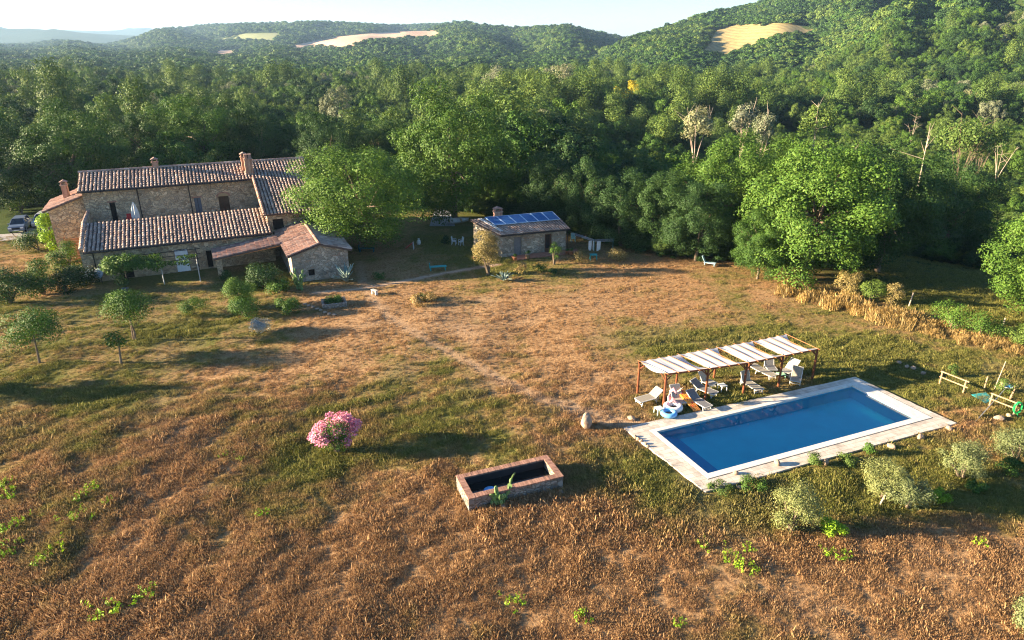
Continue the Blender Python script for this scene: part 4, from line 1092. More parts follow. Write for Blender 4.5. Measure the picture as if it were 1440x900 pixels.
# ------------------------------------------------------------------ shrubs and small plants
def shrub(name, px, py, w, h, n, size, mat, label, seed, K=10, stem=True, cat='shrub', group=None, up=.25, cz=.47, rz_=.52, low=-1.0, shell=(.6, 1.1), r0=.26, r1=.42, xy=None, z=None, dens=1.0):
    w *= 1.12; h *= 1.06; x, y = xy or G(px, py); z = Hs(x, y) if z is None else z
    rng = np.random.default_rng(seed); L = lobes_round(rng, K, w * .40, h * rz_ * .82, h * cz, r0, r1, low)
    L[:, 3] = np.minimum(L[:, 3], h * .42)
    P, N_ = crown_pts(rng, L, int(n * 1.5), shell, up); P[:, 2] = np.where(P[:, 2] < .03, np.abs(P[:, 2]) * .5 + .02, P[:, 2]); size *= .85
    o = thing(name, (x, y, z), label, cat, group)
    obj('foliage', quads_mesh(name + '_foliage', leaf_quads(P, N_, size, rng), mat), o)
    if stem:
        mb = MB()
        for k in range(4):
            q = L[k % len(L)]; mb.tube([(rng.normal(0, .04), rng.normal(0, .04), -.05), (q[0] * .4, q[1] * .4, q[2] * .5), tuple(q[:3])], [.035 * h, .022 * h, .008 * h], 5)
        mb.build('stem', M['bark'], o)
    return o
# garden in front of the house
shrub('oleander', 120, 400, 3.2, 2.4, 3200, .16, M['dark'], 'dark bush with white flowers beside the satellite dish', 301)
fl = None
shrub('round_bush', 15, 426, 4.2, 3.2, 4000, .16, M['dark'], 'dark round bush at the left edge of the picture', 302)
shrub('round_bush', 62, 414, 4.4, 3.1, 4000, .16, M['oak'], 'wide green bush second from the left edge', 303)
shrub('round_bush', 94, 410, 3.6, 2.4, 3000, .16, M['dark'], 'dark low bush in front of the feathery bright shrub', 304)
shrub('feathery_shrub', 99, 388, 3.6, 3.6, 3600, .14, M['bright'], 'feathery bright green shrub at the left corner of the lower roof', 305, up=.7)
shrub('round_bush', 55, 352, 4.0, 2.4, 2200, .18, M['dark'], 'dark bush beside the driveway in front of the cars', 306)
shrub('climbing_vine', 80, 356, 3.1, 5.3, 3600, .20, M['weed'], 'tall sunlit climbing vine beside the brown timber screen', 307, K=12)
shrub('round_bush', 30, 300, 4.2, 3.6, 1500, .2, M['ash'], 'sunlit yellowish bush behind the parked cars', 331)
def std_tree(px, py, h, w, base, mat, label, seed, n=3000, size=.15, trunks=1, flat=1.0, up=.3):
    x, y = G(px, py); z = Hs(x, y); rng = np.random.default_rng(seed)
    o = thing('small_tree', (x, y, z), label, 'tree')
    ch = h - base; L = lobes_round(rng, 16, w * .42, ch * .42 * flat, base + ch * .5, .24, .36, -.7); L[:, 3] = np.minimum(L[:, 3], ch * .5)
    P, N_ = crown_pts(rng, L, n, (.6, 1.08), up); obj('crown', quads_mesh('small_crown', leaf_quads(P, N_, size, rng), mat), o)
    mb = MB()
    for k in range(trunks):
        s = .12 * k; e = (rng.normal(0, .25) if trunks > 1 else .05, rng.normal(0, .2), base + ch * .3)
        mb.tube([(s, 0, -.05), (s * 1.5 + e[0] * .4, e[1] * .3, base * .5), e], [.10, .075, .05], 7)
        for q in range(4): l = L[rng.integers(0, len(L))]; mb.tube([e, tuple(l[:3])], [.045, .012], 5)
    mb.build('trunk', M['bark'], o)
std_tree(56, 512, 4.5, 4.9, 1.15, M['oak'], 'small round-crowned tree on a short trunk, leftmost on the dry lawn', 311, 9000, .11)
std_tree(188, 477, 3.9, 4.9, 1.4, M['oak'], 'small umbrella-shaped tree with forked trunk in front of the vine pergola', 312, 8000, .11, 2, .8)
std_tree(170, 510, 2.7, 1.9, 1.1, M['bright'], 'thin young sapling just below the small umbrella-shaped tree', 313, 500, .16)
shrub('low_bush', 276, 440, 2.6, 1.3, 2600, .09, M['oak'], 'low pale green cushion bush left of the clipped bush', 314, stem=False)
shrub('clipped_bush', 340, 432, 2.6, 3.2, 8000, .095, M['bright'], 'tall clipped rounded evergreen bush in front of the porch', 315, K=14)
shrub('low_bush', 346, 444, 3.0, 1.6, 2600, .12, M['oak'], 'lower dark bush at the foot of the clipped bush', 316)
shrub('low_bush', 405, 441, 2.6, 1.5, 2000, .13, M['oak'], 'bright green low bush left of the line of pale stones', 317)
shrub('lavender_bush', 366, 464, 2.0, 1.1, 2200, .10, M['lavender'], 'grey lavender cushion below the clipped bush', 318, stem=False, up=.8)
shrub('porch_shrub', 372, 405, 4.0, 2.3, 3000, .16, M['dark'], 'dark shrub in front of the porch opening', 319)
shrub('porch_shrub', 392, 412, 2.6, 1.3, 1600, .14, M['oak'], 'mid-green shrub between the porch and the prickly pear', 320)
shrub('porch_shrub', 318, 396, 1.6, 1.2, 900, .13, M['dark'], 'small dark shrub beside the porch pillar', 321)
shrub('broom_shrub', 686, 386, 3.6, 4.9, 6500, .13, M['tawny'], 'tall tawny dry broom bush in front of the left corner of the shed', 322, up=.9, K=14)
shrub('dry_shrub', 733, 390, 1.6, 1.7, 900, .10, M['straw'], 'small spiky straw-coloured bush in front of the grey shed door', 323, up=1.2, stem=False)
shrub('thin_shrub', 779, 372, 1.7, 2.7, 900, .12, M['bright'], 'thin upright green shrub beside the brown shed door', 324, up=.9)
shrub('low_bush', 762, 381, 1.4, .8, 700, .11, M['oak'], 'small green cushion left of the thin shrub by the shed', 325, stem=False)
shrub('low_bush', 776, 385, 1.1, .6, 600, .11, M['dark'], 'smallest dark cushion right of the green one by the shed', 326, stem=False)
shrub('dry_shrub', 815, 368, 1.8, 1.2, 800, .12, M['tawny'], 'brownish low bush at the right end of the red shed terrace', 327, stem=False)
shrub('dry_shrub', 868, 366, 2.4, 1.4, 900, .13, M['tawny'], 'dry brown bush right of the laundry line', 328, stem=False)
shrub('low_bush', 527, 330, 1.3, 1.1, 600, .13, M['dark'], 'dark clipped bush left of the white garden chairs', 329, xy=G(626, 343))
shrub('flower_patch', 533, 392, 1.7, .6, 500, .12, M['oak'], 'little flower patch on the shaded lawn right of the agave', 330, stem=False)
shrub('grass_mound', 595, 426, 3.4, .95, 1900, .13, M['straw'], 'straw-coloured mound with a pale spiky plant on the dry lawn', 332, stem=False, up=.8, cz=.4)
shrub('herb_bed_plant', 470, 428, 1.7, .8, 900, .12, M['oak'], 'dark green plant in the low stone bed beside the path', 333, stem=False)
# pink oleander in the field
pk_ = shrub('oleander', 474, 634, 2.6, 2.6, 2600, .11, M['oak'], 'pink flowering oleander bush alone in the dry field', 340, K=12)
rng = np.random.default_rng(341); L = lobes_round(rng, 20, 1.15, .95, 1.5, .16, .34, -.5, .9); P, N_ = crown_pts(rng, L, 3600, (.85, 1.12), .5)
P = P[P[:, 2] > .95 + .2 * np.sin(P[:, 0] * 5)]
obj('flowers', quads_mesh('pink_flowers', leaf_quads(P, P * [.3, .3, 0] + [-.3, -.3, .7], .105, rng, .9), M['pink']), pk_)
wo = bpy.data.objects['oleander']; rng = np.random.default_rng(342)
L = lobes_round(rng, 10, 1.2, .7, 1.1); P, N_ = crown_pts(rng, L, 160, (.95, 1.12)); obj('flowers', quads_mesh('white_flowers', leaf_quads(P, N_, .15, rng, .9), M['white_petal']), wo)
# olive bushes of the foreground
OL = [(1112, 748, 2.7, 2.55, 'silvery olive bush nearest the front corner of the pool deck'),
      (1240, 700, 2.4, 2.2, 'silvery olive bush behind the widest one, in the middle of the olive row'),
      (1276, 714, 2.5, 1.55, 'wide low silvery olive bush with a pale stake at its foot'),
      (1350, 672, 2.6, 2.1, 'round silvery olive bush second from the right in the row'),
      (1428, 655, 2.5, 2.1, 'silvery olive bush at the right edge below the green hose'),
      (1452, 900, 1.9, 1.9, 'silvery olive bush cut by the lower right corner of the picture')]
for k, (px, py, w, h, lab) in enumerate(OL):
    shrub('olive_bush', px, py, w * 1.15, h * 1.12, 5200, .09, M['olive'], lab, 350 + k, K=26, up=.7, r0=.14, r1=.30, shell=(.3, 1.3), group='olive bushes below the pool')
GREENB = [(1170, 752, 1.3, 1.0, 'bright green bush at the right foot of the nearest olive bush'), (1318, 706, 1.1, .8, 'bright green bush right of the wide low olive bush'),
          (1420, 668, 1.6, 1.0, 'green bush between the two rightmost olive bushes'), (1372, 690, 1.0, .6, 'low green tuft in front of the second olive bush from the right')]
for k, (px, py, w, h, lab) in enumerate(GREENB): shrub('green_bush', px, py, w, h, 1300, .10, M['weed'] if k < 2 else M['oak'], lab, 360 + k, up=.7, stem=False)
SCR = [(1142, 655, 1.1, .75, 'ash', 'dry yellowish bush on the front edge of the deck'), (1220, 640, .9, .8, 'oak', 'small green bush on the front edge of the deck right of the dry one'),
       (1190, 652, 1.6, .5, 'ash', 'low scrub between the two bushes on the deck edge'), (1060, 688, 1.8, .6, 'oak', 'green scrub at the near corner of the deck'),
       (1010, 690, 1.5, .5, 'ash', 'low scrub against the nearest deck corner'), (1410, 560, 1.3, 1.5, 'ash', 'pale plant growing round the tall stake'), (1338, 528, .8, 1.0, 'ash', 'thin yellow-green plant behind the left wooden rail')]
for k, (px, py, w, h, mt, lab) in enumerate(SCR): shrub('scrub_plant', px, py, w, h, 800, .09, M[mt], lab, 370 + k, up=.7, stem=False)
BK = [(1182, 420, 2.6, 2.5, 'tawny', 'tawny tall bush amid the golden grass, under the big sunlit tree'), (1215, 428, 2.4, 2.5, 'ash', 'yellow-green bush right of the tawny one in the golden grass'),
      (1245, 432, 2.0, 2.1, 'tawny', 'reddish-yellow bush at the shadow edge in the golden grass'), (1330, 468, 3.4, 2.2, 'bright', 'bright green bramble in the golden grass by the shaded clearing'),
      (1372, 480, 3.2, 1.8, 'bright', 'bright green bramble right of the bigger one in the golden grass'), (1425, 492, 2.6, 1.5, 'ash', 'yellow-green bramble at the right end of the golden grass')]
for k, (px, py, w, h, mt, lab) in enumerate(BK):
    x, y = G(px, py); shrub('bramble', px, py, w, h, 2200, .13, M[mt], lab, 380 + k, up=.6, xy=(x + .9, y + .9))
# bright weeds dotted over the field
WE = [weed for weed in (quads_mesh('weed_%s' % k, leaf_quads(*(lambda P: (P, P * [1.2, 1.2, .3] + [0, 0, .5]))(
    (lambda r: np.c_[r.normal(0, .17, 130), r.normal(0, .14, 130), np.abs(r.normal(.20, .13, 130))])(np.random.default_rng(400 + k))), .15, np.random.default_rng(410 + k), .55), M['weed']) for k in ('2', '5', '7')
    ) ] if False else []
for k in range(4):
    r = np.random.default_rng(400 + k); P = []
    for q in range(9):
        a, b, hh = r.normal(0, .22), r.normal(0, .18), r.uniform(.22, .55)
        for i in range(16): f_ = r.uniform(.15, 1); P.append((a * (1 + .4 * f_) + r.normal(0, .035), b * (1 + .4 * f_) + r.normal(0, .035), hh * f_))
    P = np.array(P); WE.append(quads_mesh('weed', leaf_quads(P, P * [1.5, 1.5, .2] + [0, 0, .5], .095, r, .5), M['weed']))
WL = [((162, 855, 1.3), 'largest bright green weed clump at the lower left of the field'), ((211, 834, 1.05), 'upright bright weed clump right above the largest one at the lower left'),
      ((130, 873, .6), 'tiny bright weed below left of the largest clump'), ((821, 872, 1.0), 'bright green weed near the bottom centre, right of the close pair'),
      ((712, 850, .8), 'left weed of the close pair near the bottom centre'), ((732, 846, .7), 'right weed of the close pair near the bottom centre'),
      ((366, 721, .85), 'lone bright weed left of the brick-edged trough'), ((430, 790, .0), ''), ((105, 736, 1.1), 'weed clump midway between the left edge and the lone weed, lower of two'),
      ((114, 705, 1.0), 'weed clump midway between the left edge and the lone weed, upper of two'), ((148, 711, .7), 'small weed right of the upper weed clump'),
      ((134, 692, .9), 'weed on the left meadow nearest to the house'), ((75, 774, 1.0), 'weed standing just below the thick patch of weeds at the left edge'), ((55, 793, .9), 'low weed left below the thick patch of weeds'),
      ((1055, 808, 1.15), 'brightest weed below the nearest olive bush, lowest of its cluster'), ((1030, 795, 1.0), 'wide weed in the middle of the cluster below the nearest olive bush'), ((1018, 780, .8), 'top left weed of the cluster below the nearest olive bush'),
      ((1053, 772, .8), 'top right weed of the cluster below the nearest olive bush'), ((1178, 784, 1.0), 'right weed of the pair in front of the bright green bush'), ((1160, 779, .8), 'left weed of the pair in front of the bright green bush'),
      ((994, 770, .7), 'dull weed left of the cluster below the nearest olive bush'), ((1380, 765, .8), 'weed in the shadow band at the right edge'), ((951, 877, .7), 'dull weed at the bottom edge right of centre'),
      ((620, 612, .0), ''), ((318, 642, .55), 'left weed of two above the pink bush shadow, in the tall dry grass'), ((340, 645, .5), 'right weed of two in the tall dry grass left of the pink bush'), ((133, 616, .5), 'small weed in the left field under the long tree shadow')]
for k, ((px, py, s), lab) in enumerate(WL):
    if s == 0: continue
    x, y = G(px, py); o = obj('weed_clump', WE[k % 4], None, (x, y, Hs(x, y)), (0, 0, rnd.uniform(0, 6))); o.scale = (s * 1.1, s * 1.1, s); tag(o, lab, 'weed', 'bright weeds in the dry field')
for k_, (px, py, s) in enumerate(((5, 690, 1), (14, 702, 1.1), (26, 734, .9), (6, 748, 1.1), (10, 768, .8), (3, 783, .9), (18, 780, .6), (30, 765, .6), (64, 725, .4), (12, 684, .8))):
    x, y = G(px, py); o = obj('weed_clump', WE[rnd.randrange(4)], None, (x, y, Hs(x, y)), (0, 0, rnd.uniform(0, 6))); o.scale = (s, s, s)
    tag(o, ('second weed from the top of the thick weed patch at the left edge', 'wide weed just below the two topmost of the weed patch at the left edge', 'weed on the right side of the thick weed patch at the left edge', 'left middle weed of the thick weed patch at the left edge', 'centre weed of the lower half of the weed patch at the left edge', 'lowest weed at the very left edge of the picture', 'small low weed at the bottom of the weed patch at the left edge', 'small weed at the lower right of the weed patch at the left edge', 'tiny weed standing apart to the right of the weed patch at the left edge', 'topmost weed of the thick weed patch at the left edge')[k_], 'weed', 'thick patch of weeds at the left edge')
# cactus, agaves
def cactus(px, py, s, label, seed, n=26, xy=None):
    x, y = xy or G(px, py); r = random.Random(seed); mb = MB()
    pads = [(Vector((r.uniform(-.5, .5), r.uniform(-.25, .25), 0)), Vector((0, 0, 1)))]
    pads = [(Vector((r.uniform(-.45, .45), r.uniform(-.2, .2), 0)), Vector((r.uniform(-.4, .4), r.uniform(-.3, .3), 1)).normalized()) for _ in range(5)]
    k = 0
    while k < n:
        b, d = pads[k % len(pads)] if k < 5 else pads[r.randrange(len(pads))]
        h = r.uniform(.26, .38); w = h * .36; nr = Vector((r.uniform(-1, 1), r.uniform(-1, 1), 0)).normalized(); sd_ = d.cross(nr).normalized(); nr = sd_.cross(d)
        vs_ = []
        for i in range(10):
            t_ = 2 * math.pi * i / 10; p = b + d * (h / 2 + math.sin(t_) * h / 2) + sd_ * math.cos(t_) * w * (1.1 if math.sin(t_) > 0 else .8)
            vs_ += [p + nr * .025, p - nr * .025]
        mb.add(vs_, [tuple(range(0, 20, 2)), tuple(range(19, 0, -2))] + [(2 * i, 2 * i + 1, (2 * i + 3) % 20, (2 * i + 2) % 20) for i in range(10)])
        pads.append((b + d * h * .93, (d + Vector((r.uniform(-.8, .8), r.uniform(-.6, .6), .35))).normalized())); k += 1
    o = mb.build('prickly_pear', pm('cactus_pad', [(.09, .17, .05), (.20, .29, .10)], 2, .6, island=.35) if 'cactus_pad' not in bpy.data.materials else bpy.data.materials['cactus_pad'], None, loc=(x, y, Hs(x, y)))
    o.scale = (s, s, s); return tag(o, label, 'cactus')
def agave(px, py, s, label, seed, n=26, upright=.9, mat=None):
    x, y = G(px, py); r = random.Random(seed); mb = MB()
    for k in range(n):
        a = r.uniform(0, 6.28); t_ = r.uniform(.15, 1.0) * upright; d = Vector((math.cos(a) * (1.2 - t_), math.sin(a) * (1.2 - t_), .35 + t_)).normalized(); l = r.uniform(.7, 1.2); sd_ = d.cross(Vector((0, 0, 1))).normalized(); up = sd_.cross(d)
        q = [Vector((0, 0, 0)) + d * .05, d * l * .45 + up * .02, d * l + Vector((0, 0, -.12 * l))]; ww = [.07, .085, .008]; vs_ = []
        for p, w in zip(q, ww): vs_ += [p - sd_ * w + up * .02, p - up * .02, p + sd_ * w + up * .02]
        mb.add(vs_, [(0, 1, 4, 3), (1, 2, 5, 4), (3, 4, 7, 6), (4, 5, 8, 7)])
    nm = 'agave_leaf'
    o = mb.build('agave', mat or (bpy.data.materials.get(nm) or pm(nm, [(.16, .24, .22), (.32, .40, .36)], 2, .55, island=.3)), None, loc=(x, y, Hs(x, y))); o.scale = (s, s, s); return tag(o, label, 'agave')
cactus(420, 408, 1.15, 'prickly pear cactus at the front left corner of the annex', 1, 95)
cactus(702, 711, 1.05, 'prickly pear growing against the front of the stone trough', 2, 44)
agave(487, 396, 1.9, 'big blue-grey agave at the right corner of the annex', 3)
agave(708, 395, 1.25, 'grey-green agave below the tawny broom bush', 4)
agave(594, 424, .9, 'pale spiky plant on the straw-coloured mound', 5, mat=M['olive'])
# ------------------------------------------------------------------ poolside
def px3(px, py, z=0.0): x, y = G(px, py, z); return Vector((x, y, z))
FP = [(9.8, 38.75), (12.68, 39.5), (15.45, 40.35), (18.2, 41.42), (20.95, 42.5)]
BP = [(8.42, 40.5), (11.25, 41.55), (14.15, 42.68), (16.9, 43.72), (19.73, 44.95)]
PZ = 2.3
perg = thing('pergola', (FP[2][0], FP[2][1], 0), 'long timber pergola with striped white awning, sag shade painted into its stripes, beside the pool', 'pergola')
PO = Vector((FP[2][0], FP[2][1], 0)); Lp = lambda p, z: Vector((p[0], p[1], z)) - PO
for i, p in enumerate(FP + BP):
    mb = MB(); mb.tube([Lp(p, -.05), Lp(p, PZ - .06)], [.085, .075], 9); mb.build('post', M['wood_red'], perg)
    br = MB(); row = FP if i < 5 else BP; j = i % 5
    for k in (j - 1, j + 1):
        if 0 <= k < 5: d = (Vector(row[k]) - Vector(p)).normalized() * .42; br.tube([Lp(p, PZ - .5), Lp((p[0] + d.x, p[1] + d.y), PZ - .08)], .04, 6)
    oth = Vector((BP if i < 5 else FP)[j]); d = (oth - Vector(p)).normalized() * .42; br.tube([Lp(p, PZ - .5), Lp((p[0] + d.x, p[1] + d.y), PZ - .08)], .04, 6)
    br.build('brace', M['wood_red'], perg)
for row in (FP, BP):
    a, b = Vector(row[0]), Vector(row[4]); d = (b - a).normalized() * .12
    mb = MB(); mb.tube([Lp(a - d, PZ)] + [Lp(q, PZ) for q in row[1:4]] + [Lp(b + d, PZ)], .06, 8); mb.build('beam', M['wood_red'], perg)
t = NT('striped_sag_shade_awning'); uv = t.n('UVMap').outputs[0]; sp = t.n('SeparateXYZ', {0: uv}).outputs[0]
fr = t.math('FRACT', t.math('MULTIPLY', sp, 3.0))
c = t.ramp(fr, [(.66, .65, .63), (.66, .65, .63), (.45, .47, .51), (.45, .47, .51), (.64, .64, .63), (.64, .64, .63), (.52, .53, .54), (.66, .65, .63)], [0, .28, .30, .42, .44, .66, .685, .71])  # grey-blue bands: cloth stripes plus shade of the sags put into the colour
t.base(c, .85); tr = t.n('BsdfTranslucent', {'Color': c}); mx = t.n('MixShader', {0: .22, 1: t.b.outputs[0], 2: tr.outputs[0]}); t.l(mx.outputs[0], t.out.inputs['Surface']); M['awning'] = t.mat
M['pole_wood'] = pm('orange_pole', [(.34, .13, .05), (.44, .20, .08)], 4, .7)
for i in range(4):
    f0, f1, b0_, b1_ = map(Vector, (FP[i], FP[i + 1], BP[i], BP[i + 1])); NU, NW = 37, 15; V = []; U = []
    for w_i in range(NW):
        w = w_i / (NW - 1)
        for u_i in range(NU):
            u = u_i / (NU - 1); ins = .15 * math.sin(math.pi * w) ** .8; uu = ins + (1 - 2 * ins) * u if i not in (0, 3) else ins * (0 if (i == 0 and u < .5) else 1) + (1 - ins * (1 if i == 0 else (2 if False else 1))) * u if i == 0 else ins + (1 - 2 * ins) * u
            p = f0.lerp(f1, uu).lerp(b0_.lerp(b1_, uu), w)
            z = PZ + .075 - .025 * abs(math.sin(math.pi * 4 * uu)) ** 1.3 - .05 * math.sin(math.pi * w)
            z -= .24 * (1 - min(1, min(u, 1 - u) * 6)) * math.sin(math.pi * w)
            V.append(Lp(p, z)); U.append((u, w))
    jj = np.arange(NU * NW).reshape(NW, NU); F = np.stack([jj[:-1, :-1], jj[:-1, 1:], jj[1:, 1:], jj[1:, :-1]], -1).reshape(-1, 4)
    me = mesh_np('awning', V, F, [M['awning']]); uvl = me.uv_layers.new(name='UVMap'); uvl.data.foreach_set('uv', np.array(U, np.float32)[F.ravel()].ravel())
    me.polygons.foreach_set('use_smooth', [True] * len(me.polygons)); obj('awning', me, perg)
    for k in range(4 if i < 3 else 5):
        u = k / 4; a = f0.lerp(f1, u); b = b0_.lerp(b1_, u); d = (b - a).normalized() * .16
        mb = MB(); mb.tube([Lp(a - d, PZ + .062), Lp(b + d, PZ + .062)], .020, 7); mb.build('cross_pole', M['pole_wood'], perg)
# loungers ------------------------------------------------------------
def lounger_parts(root, back, fabric, L=1.92, W=.66, seat=.34, split=.62):
    fr = MB(); xf, xm, xb = 0, L * split, L * split; bl = L * (1 - split); e = Vector((xm + bl * math.cos(back), 0, seat + bl * math.sin(back)))
    for s in (-1, 1): fr.bar((0, s * W / 2, seat), (xm + .12, s * W / 2, seat), .045, .05); fr.bar((xm, s * W / 2, seat), (e.x, s * W / 2, e.z), .045, .05)
    fr.bar((0, -W / 2, seat), (0, W / 2, seat), .045, .05); fr.bar((e.x, -W / 2, e.z), (e.x, W / 2, e.z), .045, .05)
    fr.build('frame', M['white_metal'], root)
    for x in (.18, xm + .05):
        for s in (-1, 1): lg = MB(); lg.bar((x, s * W / 2, seat - .02), (x + (.06 if x > 1 else -.06), s * W / 2, .01), .045, .045); lg.build('leg', M['white_metal'], root)
    br = MB(); br.bar((.13, -W / 2, .12), (.13, W / 2, .12), .03); br.bar((xm + .1, -W / 2, .12), (xm + .1, W / 2, .12), .03); br.build('cross_bar', M['white_metal'], root)
    if back > .15:
        pr = MB()
        for s in (-1, 1): pr.bar((xm + bl * .6 * math.cos(back), s * W * .42, seat + bl * .6 * math.sin(back)), (xm + .25, s * W * .42, .10), .03)
        pr.build('back_prop', M['white_metal'], root)
    sl_ = MB(); sl_.box(((xm + .03) / 2, 0, seat + .012), (xm, W - .05, .022)); sl_.build('seat', fabric, root)
    bk = MB(); bk.bar((xm + .02, 0, seat + .02), (e.x - .02, 0, e.z + .01), W - .05, .022); bk.build('backrest', fabric, root)
def lounger(foot, head, back, label, fabric=None, L=1.92, split=.62, name='sun_lounger'):
    a, b = px3(*foot), px3(*head); d = b - a
    o = thing(name, (a.x, a.y, .02), label, 'sun lounger', 'loungers around the pergola', math.atan2(d.y, d.x)); lounger_parts(o, back, fabric or M['mesh_fabric'], L, split=split); return o
M['stripe_fabric'] = pm('pale_sling', [(.33, .315, .28)], 6, .8)
lounger((896, 570), (924, 562), R(38), 'white sun lounger standing alone on the grass left of the pergola')
lounger((996, 579), (968, 562), R(33), 'grey-fabric lounger beside the orange air mattress', M['grey_fabric'])
lounger((1006, 560), (976, 548), R(30), 'lounger with grey back behind the second front post of the pergola', M['grey_fabric'])
lounger((1004, 547), (980, 537), R(58), 'white reclining chair tipped back behind the grey-backed lounger', M['stripe_fabric'], 1.5, .5, 'reclining_chair')
lounger((1068, 555), (1040, 537), R(68), 'lounger with its back almost upright behind the middle front post', M['mesh_fabric'], 2.1, .66)
lounger((1088, 535), (1060, 522), R(6), 'flat lounger between the third and fourth front posts')
lounger((1086, 527), (1076, 514), R(60), 'upright grey chair behind the flat lounger', M['grey_fabric'], 1.5, .5, 'reclining_chair')
lounger((1102, 530), (1122, 519), R(40), 'striped white deck chair facing left by the fourth front post', M['stripe_fabric'], 1.6, .42, 'deck_chair')
lounger((1117, 543), (1121, 527), R(48), 'white lounger seen from its foot end near the last front post', M['mesh_fabric'], 1.55, .5)
lounger((958, 574), (944, 558), R(50), 'white-framed deck chair with a pale towel behind the bird float', M['stripe_fabric'], 1.6, .42, 'deck_chair')
tw = MB(); c0 = px3(951, 562); tw.box((c0.x, c0.y, .66), (.42, .75, .05), M=Matrix.Rotation(R(55), 4, 'Z') @ Matrix.Rotation(R(-38), 4, 'X'))
tag(tw.build('towel', pm('salmon_towel', [(.62, .32, .22), (.72, .48, .38)], 5, .9)), 'salmon towel on the deck chair behind the bird float', 'towel')
def stool(px, py, label, mat, s=.48, h=.42):
    c = px3(px, py); o = thing('side_table', (c.x, c.y, 0), label, 'side table', 'plastic side tables by the pergola', R(20))
    mb = MB(); mb.box((0, 0, h), (s, s, .04)); mb.build('table_top', mat, o, bevel=.008)
    for sx in (-1, 1):
        for sy in (-1, 1): lg = MB(); lg.bar((sx * s * .42, sy * s * .42, h - .02), (sx * s * .46, sy * s * .46, 0.01), .055); lg.build('leg', mat, o)
stool(926, 582, 'pale green plastic side table beside the bird float', pm('mint_plastic', [(.62, .74, .62)], 4, .4))
stool(1015, 549, 'white side table behind the second and third front posts', M['white_plastic'])
stool(1097, 533, 'green and white plastic table half behind the fourth front post', pm('green_plastic', [(.35, .60, .38)], 4, .4))
# floats
c = px3(940, 586)
rg = MB(); rg.torus((0, 0, .16), .38, .155, 32, 12); o = rg.build('swim_ring', M['blue'], None, True, loc=(c.x, c.y, .10)); tag(o, 'pale blue inflatable swim ring lying on the deck edge', 'swim ring')
c = px3(946, 577); fo = thing('bird_float', (c.x, c.y, .05), 'white inflatable ring with a pink and white bird neck', 'pool float')
rg = MB(); rg.torus((0, 0, .2), .44, .19, 32, 12); rg.build('ring', pm('white_vinyl', [(.66, .65, .66)], 3, .3, spec=.5), fo, True)
nk = MB(); nk.tube([(-.12, .40, .2), (-.2, .5, .7), (-.14, .46, 1.1), (.02, .38, 1.28), (.14, .30, 1.16), (.2, .26, 1.02)], [.14, .11, .095, .11, .10, .04], 10); nk.build('neck', pm('pink_vinyl', [(.78, .22, .26), (.84, .60, .58)], 2.2, .35, spec=.5), fo, True)
bk = MB(); bk.tube([(.18, .27, 1.06), (.24, .23, .92)], [.045, .012], 8); bk.build('beak', M['black'], fo)
wg = MB(); wg.tube([(.25, .12, .38), (.05, .38, .52), (-.2, .2, .42)], [.04, .15, .04], 8); wg.build('wing', bpy.data.materials['pink_vinyl'], fo, True)
# orange air mattress leaning along the lounger
a, b = px3(980, 580), px3(949, 556); a.z, b.z = .14, .72; d = (b - a); Lm = 2.0
mt_ = MB(); Ms = d.to_track_quat('X', 'Z').to_matrix().to_4x4()
for k in range(5): w0 = (k - 2) * .105; s_ = Ms @ Vector((0, w0, 0)); mt_.tube([a + s_, a + s_ + d.normalized() * Lm * .5, a + s_ + d.normalized() * Lm], [.05, .068, .05], 8)
o = mt_.build('air_mattress', pm('orange_vinyl', [(.80, .24, .03), (.88, .34, .05)], 2, .35, spec=.5), None, True); tag(o, 'orange air mattress with dark red spots leaning beside the grey lounger', 'air mattress')
sp_ = MB()
for u, v, r in ((.2, .1, .06), (.35, -.08, .07), (.5, .1, .05), (.66, -.04, .07), (.82, .08, .06), (.92, -.1, .05)):
    q = a + d.normalized() * Lm * u + Ms @ Vector((0, v, .058)); n_ = 10; sp_.add([q + Ms @ Vector((r * math.cos(6.283 * i / n_), r * math.sin(6.283 * i / n_), .014)) for i in range(n_)], [tuple(range(n_))])
sp_.build('spot', M['red'], o)
# boulders ------------------------------------------------------------
M['boulder'] = pm('field_stone', [(.25, .18, .125), (.40, .30, .22)], 2.2, .9, bump=.6)
def boulder(px, py, w, h, label, seed, group=None, z=None, lift=0.0):
    x, y = G(px, py); bm = bmesh.new(); bmesh.ops.create_icosphere(bm, subdivisions=3, radius=.5)
    for v in bm.verts:
        n_ = mnoise.noise(v.co * 2.2 + Vector((seed * 3.1, seed, 0))) * .22 + mnoise.noise(v.co * 6 + Vector((seed, 0, 0))) * .06; v.co *= 1 + n_; v.co.x *= w; v.co.y *= w * .75; v.co.z *= h * 1.15
    me = bpy.data.meshes.new('boulder'); bm.to_mesh(me); bm.free(); me.materials.append(M['boulder'])
    o = obj('boulder', me, None, (x, y, Hs(x, y) * (z is None) + h * .36 + lift), (0, 0, seed * 1.3)); return tag(o, label, 'stone', group)
boulder(824, 601, .85, .95, 'big pointed boulder at the end of the bare track left of the pool', 1)
boulder(888, 590, .5, .26, 'flat pale stone left of the pale green side table', 2)
